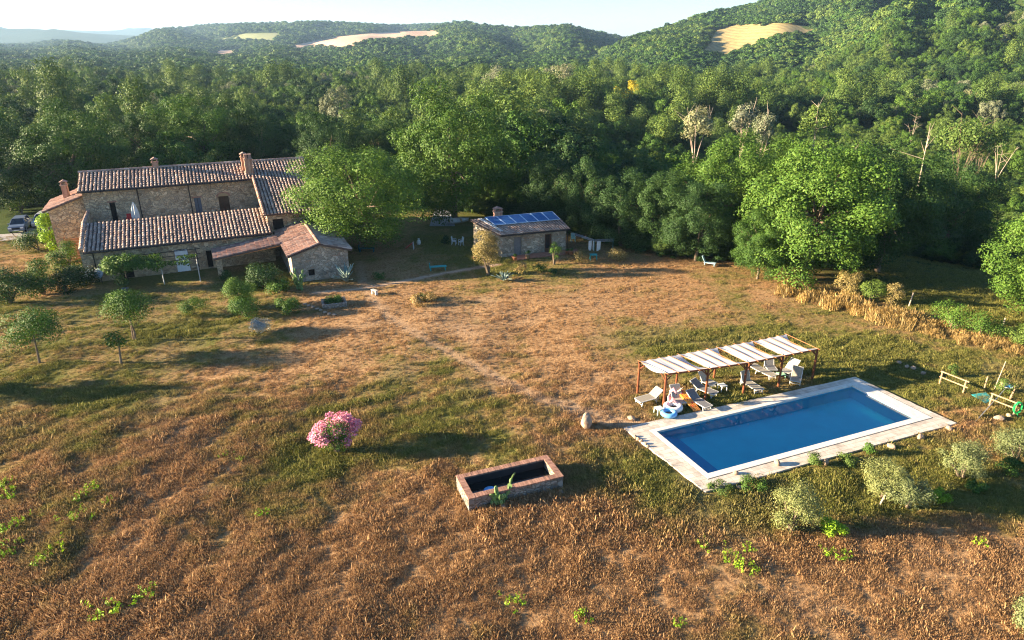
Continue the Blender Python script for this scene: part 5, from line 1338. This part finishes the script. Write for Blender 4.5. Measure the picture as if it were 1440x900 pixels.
for k, (px, py, w, h, lab) in enumerate(((1034, 668, .34, .2, 'reddish stone on the deck nearest its front corner'), (1092, 655, .42, .34, 'rounded stone on the front deck edge, second from the near corner'), (1041, 687, .42, .16, 'flat stone in the grass outside the near deck corner'),
        (1161, 654, .34, .38, 'stone standing beside the dry bush on the deck edge'), (1253, 630, .5, .3, 'flat stone midway along the front deck edge'), (1294, 617, .42, .34, 'dark rounded stone near the right deck corner'),
        (1334, 605, .42, .3, 'pale stone at the right corner of the deck'), (1405, 590, .6, .3, 'reddish stones row piece below the equipment rails, largest'), (1418, 586, .35, .25, 'small reddish stone right of the largest one below the rails'),
        (1264, 511, .34, .22, 'pale stone first in the row behind the pergola'), (1275, 517, .36, .24, 'second stone in the row behind the pergola'), (1284, 519, .4, .25, 'third stone in the row behind the pergola'), (1298, 526, .36, .22, 'last stone in the row, nearest the wooden rail'))):
    boulder(px, py, w, h, lab, 5 + k, 'stones near the pool', lift=.08 if k in (0, 1, 3) else 0)
for k, (px, py) in enumerate(((893, 616), (897, 619), (902, 622), (907, 626), (911, 630))): boulder(px, py, .26, .22, ('first', 'second', 'middle', 'fourth', 'last')[k] + ' small reddish stone from the top in the row on the left deck edge', 30 + k, 'row of stones on the left deck edge')
# wooden rails, stakes and pool tools
def rail(p, q, h, label, mids=(.55,), ext=.15):
    a, b = px3(*p), px3(*q); o = thing('wooden_rail', (a.x, a.y, 0), label, 'fence'); d = b - a; u = d.normalized()
    for e in (Vector((0, 0, 0)), d): mb = MB(); mb.tube([e + Vector((0, 0, -.1)), e + Vector((0, 0, h))], .055, 8); mb.build('post', M['wood'], o)
    for z in (h - .04,) + tuple(h * m for m in mids): mb = MB(); mb.tube([-u * ext + Vector((0, -.07, z)), d + u * ext + Vector((0, -.07, z - .03))], .045, 8); mb.build('rail', M['wood'], o)
    return o
rail((1321, 540), (1354, 553), 1.0, 'two-bar wooden rail left of the teal mat')
rail((1391, 571), (1425, 584), .95, 'wooden rail carrying the green hose and blue net')
mb = MB(); c = px3(1384, 547); mb.tube([(0, 0, 0), (0, 0, .95)], .05, 8); tag(mb.build('stake', M['wood'], None, loc=c), 'short wooden post behind the teal mat', 'post')
mb = MB(); c = px3(1404, 551); mb.tube([(0, 0, 0), (.1, 0, .75)], .11, 8); tag(mb.build('stake', M['wood'], None, loc=c), 'thick reddish stump beside the pale plant', 'post')
mb = MB(); c = px3(1398, 548); mb.tube([(0, 0, 0), (.25, .05, 2.1)], [.03, .025], 7); tag(mb.build('stake', M['pale_bark'], None, loc=c), 'tall thin stake rising out of the pale plant', 'stake')
mb = MB(); c = px3(1420, 562); mb.tube([(0, 0, 0), (.12, 0, 1.0)], .06, 8); tag(mb.build('stake', M['wood'], None, loc=c), 'leaning wooden post right of the blue net', 'post')
mb = MB(); q = [px3(*p, .05) for p in ((1366, 555), (1386, 552), (1398, 562), (1386, 567))]; mb.prism([tuple(p[:2]) for p in q], .03, .07); tag(mb.build('ground_mat', M['teal']), 'teal mat lying on the ground by the wooden rails', 'mat')
nt = thing('pool_net', px3(1372, 593), 'blue pool net on a long pole leaning on the wooden rail', 'pool net'); b = px3(1410, 561) + Vector((0, 0, .85)) - px3(1372, 593)
mb = MB(); mb.tube([(0, 0, .03), b], .022, 7); mb.build('pole', M['chrome'], nt)
mb = MB(); u = b.normalized(); w = u.cross(Vector((0, 0, 1))).normalized() * .28; v = u * .5
mb.tube([b - w * .4, b + v * .3 - w, b + v - w * .9, b + v + w * .9, b + v * .3 + w, b + w * .4, b - w * .4], .025, 6); mb.build('hoop', M['white_plastic'], nt)
mb = MB(); mb.add([b - w * .4, b + v * .3 - w, b + v - w * .9, b + v + w * .9, b + v * .3 + w, b + w * .4, b + v * .5 + Vector((0, 0, -.16))], [(0, 1, 6), (1, 2, 6), (2, 3, 6), (3, 4, 6), (4, 5, 6), (5, 0, 6)]); mb.build('net', pm('blue_mesh', [(.03, .24, .62)], 5, .7), nt)
hs = MB(); c = px3(1425, 584) + Vector((0.02, -.16, .62))
for k in range(7):
    pts = [Vector((math.cos(t_) * (.20 + .012 * k), rnd.uniform(-.02, .02) + .03 * (k % 3), math.sin(t_) * (.34 + .01 * k))) for t_ in np.linspace(0, 2 * math.pi, 22)]; hs.tube(pts, .024, 6, caps=False)
hs.tube([(0, -.02, -.34), (.1, 0, -.5), (.16, -.05, -.6), (.3, -.1, -.6)], .024, 6)
tag(hs.build('garden_hose', pm('green_hose', [(.02, .42, .10), (.03, .55, .14)], 4, .4), None, True, loc=c), 'coil of bright green hose hung on the wooden rail', 'hose')
mb = MB(); mb.tube([px3(1236, 712) + Vector((0, 0, 0)), px3(1240, 706) + Vector((0.15, 0, .62))], .05, 7); tag(mb.build('stake', M['pale_bark']), 'pale leaning stake beside the wide low olive bush', 'stake')
for px, py, lab in ((1276, 432, 'pale fence stake in the golden grass at the shadow edge'), (1404, 470, 'leaning pale fence stake near the right end of the golden grass')):
    c = px3(px, py); mb = MB(); mb.tube([(0, 0, 0), (.12, 0, 1.3)], .06, 7); tag(mb.build('fence_stake', M['pale_bark'], None, loc=(c.x + .3, c.y + .3, Hs(c.x, c.y))), lab, 'stake')
# stone trough --------------------------------------------------------
TR = thing('stone_trough', (-.12, 29.97, 0), 'sunken stone water trough with a brick rim in the dry field', 'water trough', rz=R(21.5))
Lx, Ly, Th, Hh = 2.6, 1.04, .29, .74
wl_ = MB()
for c, d in (((0, -Ly + Th / 2, Hh / 2 - .1), (2 * Lx, Th, Hh + .2)), ((0, Ly - Th / 2, Hh / 2 - .1), (2 * Lx, Th, Hh + .2)), ((-Lx + Th / 2, 0, Hh / 2 - .1), (Th, 2 * Ly - 2 * Th, Hh + .2)), ((Lx - Th / 2, 0, Hh / 2 - .1), (Th, 2 * Ly - 2 * Th, Hh + .2))): wl_.box(c, d)
wl_.build('wall', M['stone_dark'], TR)
rb = MB(); rr = random.Random(3)
def course(p, q, n, w):
    p, q = Vector(p), Vector(q); d = (q - p) / n; ang = math.atan2(d.y, d.x)
    for i in range(n): rb.box(p + d * (i + .5) + Vector((0, 0, rr.uniform(0, .012))), (d.length - .014, w * rr.uniform(.97, 1.03), .07), rz=ang)
course((-Lx - .03, -Ly + Th / 2, Hh + .04), (Lx + .03, -Ly + Th / 2, Hh + .04), 40, Th + .06); course((-Lx - .03, Ly - Th / 2, Hh + .04), (Lx + .03, Ly - Th / 2, Hh + .04), 40, Th + .06)
course((-Lx + Th / 2, -Ly + Th, Hh + .04), (-Lx + Th / 2, Ly - Th, Hh + .04), 11, Th + .06); course((Lx - Th / 2, -Ly + Th, Hh + .04), (Lx - Th / 2, Ly - Th, Hh + .04), 11, Th + .06)
rb.build('rim', M['brick_edge'], TR)
ln_ = MB(); ix, iy = Lx - Th - .004, Ly - Th - .004
for a, b in (((-ix, -iy), (ix, -iy)), ((ix, iy), (-ix, iy)), ((-ix, iy), (-ix, -iy))): ln_.quad((*a, Hh - .03), (*b, Hh - .03), (*b, -.6), (*a, -.6))
ln_.build('lining', pm('dark_lining', [(.018, .022, .026), (.035, .04, .045)], 3, .5), TR)
t = NT('trough_water'); t.base((.010, .012, .012), .04); t.b.inputs['Specular IOR Level'].default_value = .5
wv = MB(); wv.poly([(-ix, -iy, .3), (ix, -iy, .3), (ix, iy, .3), (-ix, iy, .3)]); tag(wv.build('trough_water', t.mat, None, loc=(-.12, 29.97, 0), rot=(0, 0, R(21.5))), kind='structure')
c = px3(686, 692, .4); mb = MB(); mb.lathe([(.04, .0), (.30, .02), (.36, .10), (.34, .16), (.10, .2)], n=18); tag(mb.build('blue_ball', M['blue'], None, True, loc=(c.x + .12, c.y + .1, .29)), 'blue plastic float lying in the stone trough', 'float')
for px, py, w, lab in ((788, 694, .35, 'white flat stone at the right foot of the trough'), (708, 716, .28, 'grey stone in front of the trough by the prickly pear')): boulder(px, py, w, .15, lab, 50 + px)
mb = MB(); c = px3(746, 718); mb.lathe([(.12, 0), (.17, .02), (.16, .12), (.10, .16)], n=10); tag(mb.build('flower_pot', M['red'], None, loc=c), 'small red pot lying in front of the trough', 'pot')
# ------------------------------------------------------------------ yard things
par = thing('parasol', None or (0, 0, 0), 'closed white parasol standing on the roof terrace', 'parasol')
def hl(X, Y, z): c_, s_ = math.cos(HR), math.sin(HR); return Vector((HO[0] + X * c_ - Y * s_, HO[1] + X * s_ + Y * c_, z))
par.location = hl(4.2, 8.6, 3.5); par.scale = (1.35, 1.35, 1.05)
mb = MB(); mb.lathe([(.22, 0), (.22, .06), (.03, .08)], n=12); mb.build('base', M['black'], par)
mb = MB(); mb.tube([(0, 0, .05), (0, 0, 2.25)], .025, 8); mb.build('pole', M['white_metal'], par)
mb = MB(); n_ = 16; prof = [(.20, .42), (.27, .7), (.24, 1.2), (.17, 1.7), (.06, 2.15), (.02, 2.25)]; vs_ = []
for r_, z in prof:
    for j in range(n_): a = 2 * math.pi * j / n_; vs_.append(((r_ * (1.15 if j % 2 else .8)) * math.cos(a), (r_ * (1.15 if j % 2 else .8)) * math.sin(a), z))
mb.add(vs_, [(i * n_ + j, i * n_ + (j + 1) % n_, (i + 1) * n_ + (j + 1) % n_, (i + 1) * n_ + j) for i in range(5) for j in range(n_)]); mb.build('canopy', M['white_plastic'], par)
rc = thing('garden_chair', hl(3.5, 9.2, 3.5), 'red plastic chair beside the closed parasol on the terrace', 'chair', rz=HR)
def chair_parts(o, mat):
    mb = MB(); mb.box((0, 0, .44), (.46, .46, .05)); mb.build('seat', mat, o)
    mb = MB(); mb.box((0, .24, .72), (.44, .05, .52), M=Matrix.Rotation(R(-10), 4, 'X')); mb.build('backrest', mat, o)
    for sx in (-1, 1):
        for sy in (-1, 1): mb = MB(); mb.bar((sx * .19, sy * .19, .43), (sx * .23, sy * .23, .0), .05); mb.build('leg', mat, o)
        mb = MB(); mb.bar((sx * .24, -.2, .66), (sx * .24, .24, .66), .05, .03); mb.bar((sx * .24, -.2, .66), (sx * .24, -.21, .44), .04); mb.build('armrest', mat, o)
chair_parts(rc, M['red'])
def chair(px, py, rz, label, mat, group=None): c = px3(px, py); o = thing('garden_chair', (c.x, c.y, Hs(c.x, c.y)), label, 'chair', group, rz); chair_parts(o, mat); return o
chair(638.5, 344, R(80), 'white garden chair seen from behind, left of the pair by the shed', M['white_plastic'])
chair(648.5, 345, R(-60), 'white garden chair with its back raised, right of the pair by the shed', M['white_plastic'])
chair(806, 340, R(10), 'pale teal chair at the right gable of the shed', pm('pale_teal', [(.22, .42, .42)], 4, .5))
# curtain in the lower doorway
mb = MB(); vs_ = []
for z in (.05, 2.3):
    for k in range(13): vs_.append((7.62 + 1.2 * k / 12, .24 + .05 * math.sin(k * 1.9), z))
mb.add(vs_, [(k, k + 1, 14 + k, 13 + k) for k in range(12)]); o = mb.build('door_curtain', pm('white_curtain', [(.66, .70, .74), (.80, .82, .84)], 2, .9), None, True, loc=HO, rot=(0, 0, HR)); tag(o, 'white patterned curtain hanging in the doorway of the lower house', 'curtain')
# vine pergola
vp = thing('vine_pergola', hl(6, -1.5, 0), 'vine-covered iron pergola in front of the lower house', 'pergola', rz=HR)
for x, y in ((.4, -1.7), (3.6, -2.3), (-2.8, -.3), (-2.9, 1.5), (3.6, 1.5)): mb = MB(); mb.tube([(x, y, 0), (x, y, 2.3)], .05, 7); mb.build('post', M['white_metal'] if y < -1 else M['iron'], vp)
mb = MB()
for y in (-2.0, -.3, 1.5): mb.tube([(-3.2, y, 2.3), (4.0, y, 2.3)], .035, 6)
for x in (-2.8, 0, 3.6): mb.tube([(x, -2.2, 2.33), (x, 1.6, 2.33)], .035, 6)
mb.build('trellis', M['iron'], vp)
rng = np.random.default_rng(77); L = np.array([(-4.0 + .42 * (k % 17), (-1.9, -.9, .4)[k // 17] + .05 * (k % 17) * -1 + rng.uniform(-.3, .3), 2.4 + rng.uniform(-.25, .2), rng.uniform(.42, .62) * (1 if k % 17 < 11 else .6)) for k in range(51) if k % 17 < 11 or k < 17] + [(-3.9 + rng.uniform(0, 2.4), rng.uniform(-2.4, -.8), 2.5 + rng.uniform(-.5, .5), .75) for _ in range(8)] + [(-3.4, -1.6, 1.5, .6), (-3.2, -1.9, .9, .5), (-3.6, -1.4, 1.9, .6)] + [(2.2 + .4 * k, -1.2, 2.4, .33) for k in range(4)])
P, N_ = crown_pts(rng, L, 9500, (.5, 1.1)); P[:, 2] = np.where(P[:, 2] < 1.9, P[:, 2], 1.9 + (P[:, 2] - 1.9) * .8)
obj('vine', quads_mesh('vine_leaves', leaf_quads(P, N_, .17, rng), M['bright']), vp)
# satellite dish, potted plant
sdh = thing('satellite_dish', px3(144, 398), 'pale blue-grey satellite dish on a pole among the bushes', 'satellite dish')
mb = MB(); mb.tube([(0, 0, 0), (0, 0, 1.0)], .04, 7); mb.build('pole', M['iron'], sdh)
mb = MB(); mb.lathe([(.02, .0), (.25, .03), (.5, .12), (.51, .135), (.25, .05), (.02, .02)], n=20); mb.build('dish', pm('dish_paint', [(.24, .31, .39)], 4, .45), sdh, True, loc=(0, -.08, 1.0), rot=(R(68), 0, R(-12)))
ptp = thing('potted_plant', px3(177, 411), 'leafy plant in a dark blue pot below the vine pergola', 'potted plant')
mb = MB(); mb.lathe([(.22, 0), (.30, .4), (.33, .42), (.28, .44)], n=14); mb.build('pot', pm('blue_glaze', [(.03, .06, .16)], 4, .3), ptp, True)
rng = np.random.default_rng(5); P, N_ = crown_pts(rng, np.array([(0, 0, .8, .4), (.2, 0, 1.0, .35), (-.2, .1, .9, .35)]), 420, (.4, 1.1)); obj('plant', quads_mesh('pot_leaves', leaf_quads(P, N_, .15, rng), M['dark']), ptp)
# stone bed, pale stone line, bench, slab
o = thing('stone_bed', px3(470, 429), 'low rectangular stone bed beside the path', 'flower bed', rz=R(20)); mb = MB()
for c, d in (((0, -.75, .2), (1.7, .2, .42)), ((0, .75, .2), (1.7, .2, .42)), ((-.95, 0, .2), (.2, 1.7, .42)), ((.95, 0, .2), (.2, 1.7, .42))): mb.box(c, d)
mb.build('wall', M['stone_dark'], o)
for k, (px, py) in enumerate(((429, 428), (434, 430), (440, 432), (446, 435), (451, 437), (457, 440), (463, 442), (470, 443))): boulder(px, py, .42, .16, ('topmost', 'second', 'third', 'fourth', 'fifth', 'sixth', 'seventh', 'lowest')[k] + ' pale flat stone in the line leading down beside the stone bed', 70 + k, 'line of pale stones on the lawn')
def bench(px, py, rz, label, mat):
    c = px3(px, py); o = thing('garden_bench', (c.x, c.y, 0), label, 'bench', rz=rz)
    mb = MB(); mb.box((0, 0, .42), (1.75, .5, .06)); mb.build('seat', mat, o); mb = MB(); mb.box((-.85, 0, .55), (.06, .5, .5)); mb.build('end_board', mat, o)
    for x in (-.75, .75): mb = MB(); mb.box((x, 0, .2), (.08, .44, .4)); mb.build('leg', mat, o)
bench(616, 380, R(12), 'low teal bench on the shaded lawn beside the path', M['teal'])
bench(516, 354, R(0), 'dark teal bench under the bright tree behind the agave', pm('dark_teal', [(.02, .10, .12)], 4, .6))
o = thing('stone_bench', px3(527, 414), 'small white stone seat standing at the bend of the path', 'stone seat', rz=R(-40)); mb = MB(); mb.box((0, 0, .42), (.7, .3, .07)); mb.build('seat', M['deck'], o)
for x in (-.25, .25): mb = MB(); mb.box((x, 0, .2), (.1, .26, .4)); mb.build('leg', M['rim'], o)
# toys under the tree
tc = thing('toy_slide', px3(577, 350), 'red toy slide with a pale side under the bright tree', 'toy slide'); mb = MB(); mb.bar((-.5, 0, .1), (.35, 0, .75), .45, .05); mb.build('chute', M['red'], tc); mb = MB(); mb.bar((.4, -.2, 0), (.35, -.2, .8), .06); mb.bar((.4, .2, 0), (.35, .2, .8), .06); mb.build('ladder', M['white_plastic'], tc)
tb = thing('garden_bag', px3(589, 344), 'white sack standing beside the red toy slide', 'sack'); mb = MB(); mb.lathe([(.16, 0), (.24, .2), (.2, .5), (.08, .62), (.13, .72)], n=10); mb.build('sack_body', M['white_plastic'], tb, True)
# canoe, slab and dark cover
c1 = px3(640, 315); cn = thing('canoe', (c1.x, c1.y, Hs(c1.x, c1.y) + .1), 'white canoe lying on the ground behind the shaded lawn', 'canoe', rz=R(18)); cn.rotation_euler = (R(24), 0, R(18)); mb = MB(); vs_ = []; n_ = 15
for i in range(n_):
    u = i / (n_ - 1) * 2 - 1; hw = .42 * (1 - abs(u) ** 2.4); sh_ = .22 * abs(u) ** 3
    for k in range(7): a = math.pi * k / 6; vs_.append((u * 1.75, math.cos(a) * hw * 1.15, .50 + sh_ - math.sin(a) * (.40 + sh_ * .4)))
mb.add(vs_, [(i * 7 + k, i * 7 + k + 1, (i + 1) * 7 + k + 1, (i + 1) * 7 + k) for i in range(n_ - 1) for k in range(6)]); mb.build('hull', M['white_plastic'], cn, True)
mb = MB()
for x in (-.8, .8): mb.box((x, 0, .40), (.22, .76, .04))
mb.build('thwart', M['wood'], cn)
mb = MB(); q = [px3(*p) for p in ((604, 318), (640, 318), (632, 296), (612, 294))]; mb.prism([tuple(p[:2]) for p in q], Hs(q[0].x, q[0].y) - .05, .06); tag(mb.build('concrete_slab', pm('pale_concrete', [(.20, .22, .24), (.27, .29, .31)], 3, .9)), kind='structure')
# shed terrace, pots
mb = MB(); mb.prism([(1.1, -1.3), (8.6, -1.1), (8.9, .2), (1.0, .2)], -.05, .12); tag(mb.build('red_terrace', pm('red_terracotta_floor', [(.30, .12, .08), (.42, .20, .13)], 3, .9), None, loc=(-1.0, 70.95, 0), rot=(0, 0, SR)), kind='structure')
for k, (px, py, s, lab) in enumerate(((803, 358, .3, 'terracotta pot at the right front corner of the shed'), (668, 364, .32, 'pot with a red plant left of the tawny broom bush'), (742, 363, .35, 'big grey pot against the shed wall between the doors'), (724, 366, .28, 'small pot left of the grey one against the shed wall'), (797, 357, .24, 'red pot under the right corner of the shed roof'))):
    c = px3(px, py, .1); p = thing('flower_pot', (c.x, c.y, .12 if k != 1 else 0), lab, 'flower pot'); mb = MB(); mb.lathe([(s * .6, 0), (s * .85, s * 1.2), (s * .95, s * 1.25), (s * .8, s * 1.3)], n=12); mb.build('pot', M['terracotta'] if k != 2 else M['boulder'], p, True)
    r_ = np.random.default_rng(80 + k); P, N_ = crown_pts(r_, np.array([(0, 0, s * 1.7, s * .8), (s * .3, 0, s * 2, s * .5)]), 160, (.4, 1.1)); obj('plant', quads_mesh('pot_leaves', leaf_quads(P, N_, .11, r_), M['oak']), p)
# washing line
wlp = thing('washing_line', px3(835, 362), 'green washing line with cords stretched from the shed', 'washing line'); q2 = px3(861, 361) - px3(835, 362)
for p in (Vector((0, 0, 0)), q2): mb = MB(); mb.tube([p, p + Vector((0, 0, 1.9))], .04, 7); mb.bar(p + Vector((-.1, -.5, 1.88)), p + Vector((.1, .5, 1.88)), .05); mb.build('post', pm('line_post', [(.03, .12, .11)], 4, .5) if 'line_post' not in bpy.data.materials else bpy.data.materials['line_post'], wlp)
a0_ = Vector((6.6, 74.2, 1.95)) - px3(835, 362); mb = MB()
for k in (-.4, 0, .4): mb.tube([a0_ + Vector((0, k, 0)), Vector((0, k, 1.88)), q2 + Vector((0, k, 1.88))], .012, 4)
mb.build('cord', M['chrome'], wlp)
for k, (px, lab) in enumerate(((829, 'left white cloth on the washing line'), (834, 'narrow white cloth in the middle of the washing line'), (841, 'right white cloth on the washing line'))):
    c = px3(px, 361.5 if k != 2 else 362); mb = MB(); mb.box((0, 0, 1.35), ((.34, .2, .42)[k], .04, .95)); mb.box(((.05, .02, -.08)[k], .05, .98), ((.2, .12, .22)[k], .04, .5)); tag(mb.build('laundry', M['white_plastic'], None, loc=c, rot=(0, 0, R(15))), lab, 'laundry')
o = thing('garden_table', px3(833, 362), 'small dark green table under the washing line', 'table'); o.location.y -= .9; mb = MB(); mb.box((0, 0, .6), (.8, .6, .05)); mb.build('table_top', M['teal'], o)
for sx in (-1, 1):
    for sy in (-1, 1): mb = MB(); mb.bar((sx * .34, sy * .24, .58), (sx * .36, sy * .26, 0), .05); mb.build('leg', M['teal'], o)
o = thing('garden_lounge', px3(998, 373), 'pale blue reclining garden seat alone at the shaded field edge', 'garden seat', rz=R(150)); ps = pm('pale_blue_paint', [(.34, .50, .58)], 4, .5)
mb = MB(); mb.box((0, 0, .28), (1.2, .5, .06)); mb.build('seat', ps, o); mb = MB(); mb.bar((.5, 0, .3), (.85, 0, .95), .48, .05); mb.build('backrest', ps, o)
for x in (-.5, .5): mb = MB(); mb.box((x, 0, .13), (.06, .46, .26)); mb.build('leg', ps, o)
# parked cars ---------------------------------------------------------
def car(px, py, rz, label, paint):
    c = px3(px, py); o = thing('parked_car', (c.x, c.y, 0), label, 'car', rz=rz)
    gl_ = bpy.data.materials.get('car_glass') or pm('car_glass', [(.02, .025, .03)], 3, .06, spec=.6)
    side = [(-2.05, .35), (-2.08, .72), (-1.95, .86), (-1.05, .95), (1.75, .98), (2.0, .9), (2.05, .4), (1.9, .28), (-1.9, .28)]
    mb = MB(); n_ = len(side); vs_ = [(x, s * (.86 if z > .3 else .8), z) for s in (-1, 1) for x, z in side]; mb.add(vs_, [tuple(range(n_)), tuple(range(2 * n_ - 1, n_ - 1, -1))] + [(i, (i + 1) % n_, n_ + (i + 1) % n_, n_ + i) for i in range(n_)]); mb.build('body', paint, o, bevel=.05)
    mb = MB(); B = [(-1.05, -.78, .95), (1.85, -.78, .97), (1.85, .78, .97), (-1.05, .78, .95)]; T = [(-.3, -.6, 1.47), (1.5, -.6, 1.47), (1.5, .6, 1.47), (-.3, .6, 1.47)]; mb.add(B + T, [(0, 1, 5, 4), (1, 2, 6, 5), (2, 3, 7, 6), (3, 0, 4, 7)]); mb.build('windows', gl_, o)
    mb = MB(); mb.box((.6, 0, 1.49), (1.86, 1.24, .05)); mb.build('roof_panel', paint, o, bevel=.02)
    for s in (-1, 1):
        mb = MB()
        for (b_, t_) in ((B[0], T[0]), (B[1], T[1])): mb.bar((b_[0], s * .79, b_[2]), (t_[0], s * .61, t_[2]), .07)
        mb.bar((.5, s * .79, .96), (.55, s * .61, 1.47), .07); mb.build('window_pillar', paint, o)
        mb = MB(); mb.box((-2.06, s * .62, .70), (.06, .34, .15)); mb.build('headlight', bpy.data.materials.get('lamp_glass') or pm('lamp_glass', [(.7, .72, .74)], 4, .2), o)
        mb = MB(); mb.box((-.85, s * .95, 1.0), (.12, .18, .13)); mb.build('mirror', paint, o)
        for x in (-1.3, 1.3):
            mb = MB(); mb.lathe([(.30, -.1), (.33, -.06), (.33, .06), (.30, .1)], n=20); w = mb.build('wheel', M['black'], o, loc=(x, s * .80, .33), rot=(R(90), 0, 0)); mb = MB(); mb.lathe([(.02, -.115), (.2, -.11), (.2, .11), (.02, .115)], n=14); mb.build('rim', M['chrome'], w)
    mb = MB(); mb.box((-2.07, 0, .62), (.05, .8, .16)); mb.build('grille', M['black'], o); mb = MB(); mb.box((-2.09, 0, .42), (.03, .5, .11)); mb.build('number_plate', M['white_plastic'], o)
car(30, 323, R(112), 'pale blue-grey car parked facing the camera at the left edge', pm('blue_grey_paint', [(.11, .15, .22)], 2, .3, spec=.5))
car(63, 316, R(108), 'white car half hidden behind the bushes left of the house', pm('white_car_paint', [(.40, .42, .44)], 2, .3, spec=.5))
# olive tree outside the frame on the left whose shadow crosses the lawn
for x, y, s in ((-38.5, 40.0, 4.0),):
    tree(MID[0], 'leafy_tree', x, y, s, s * .95, 'leafy tree standing left of the dry lawn outside the picture', 'tree', 'trees left of the lawn')

# ------------------------------------------------------------------ air
gtop, gbot = float(gz.max()) + 12, float(np.where(gz < -2.39, gz, 0).min()) - 1
hx_ = float(XS[-1]) + 20; hy0, hy1 = -80.0, float(YS[-1]) + 20
hz_ = MB(); hz_.box((0, (hy0 + hy1) / 2, (gtop + gbot) / 2), (2 * hx_, hy1 - hy0, gtop - gbot)); print('HAZE', gtop, gbot, hx_, hy1, 'hill trees', len(HP), 'wood', len(wood), len(rest), 'tufts', len(gx2))
t = NT('haze'); t.t.nodes.remove(t.b); pv = t.n('VolumePrincipled', {'Color': (.42, .66, 1.0, 1), 'Density': .00008, 'Anisotropy': .2}); t.l(pv.outputs[0], t.out.inputs['Volume'])
tag(hz_.build('haze', t.mat), kind='stuff')
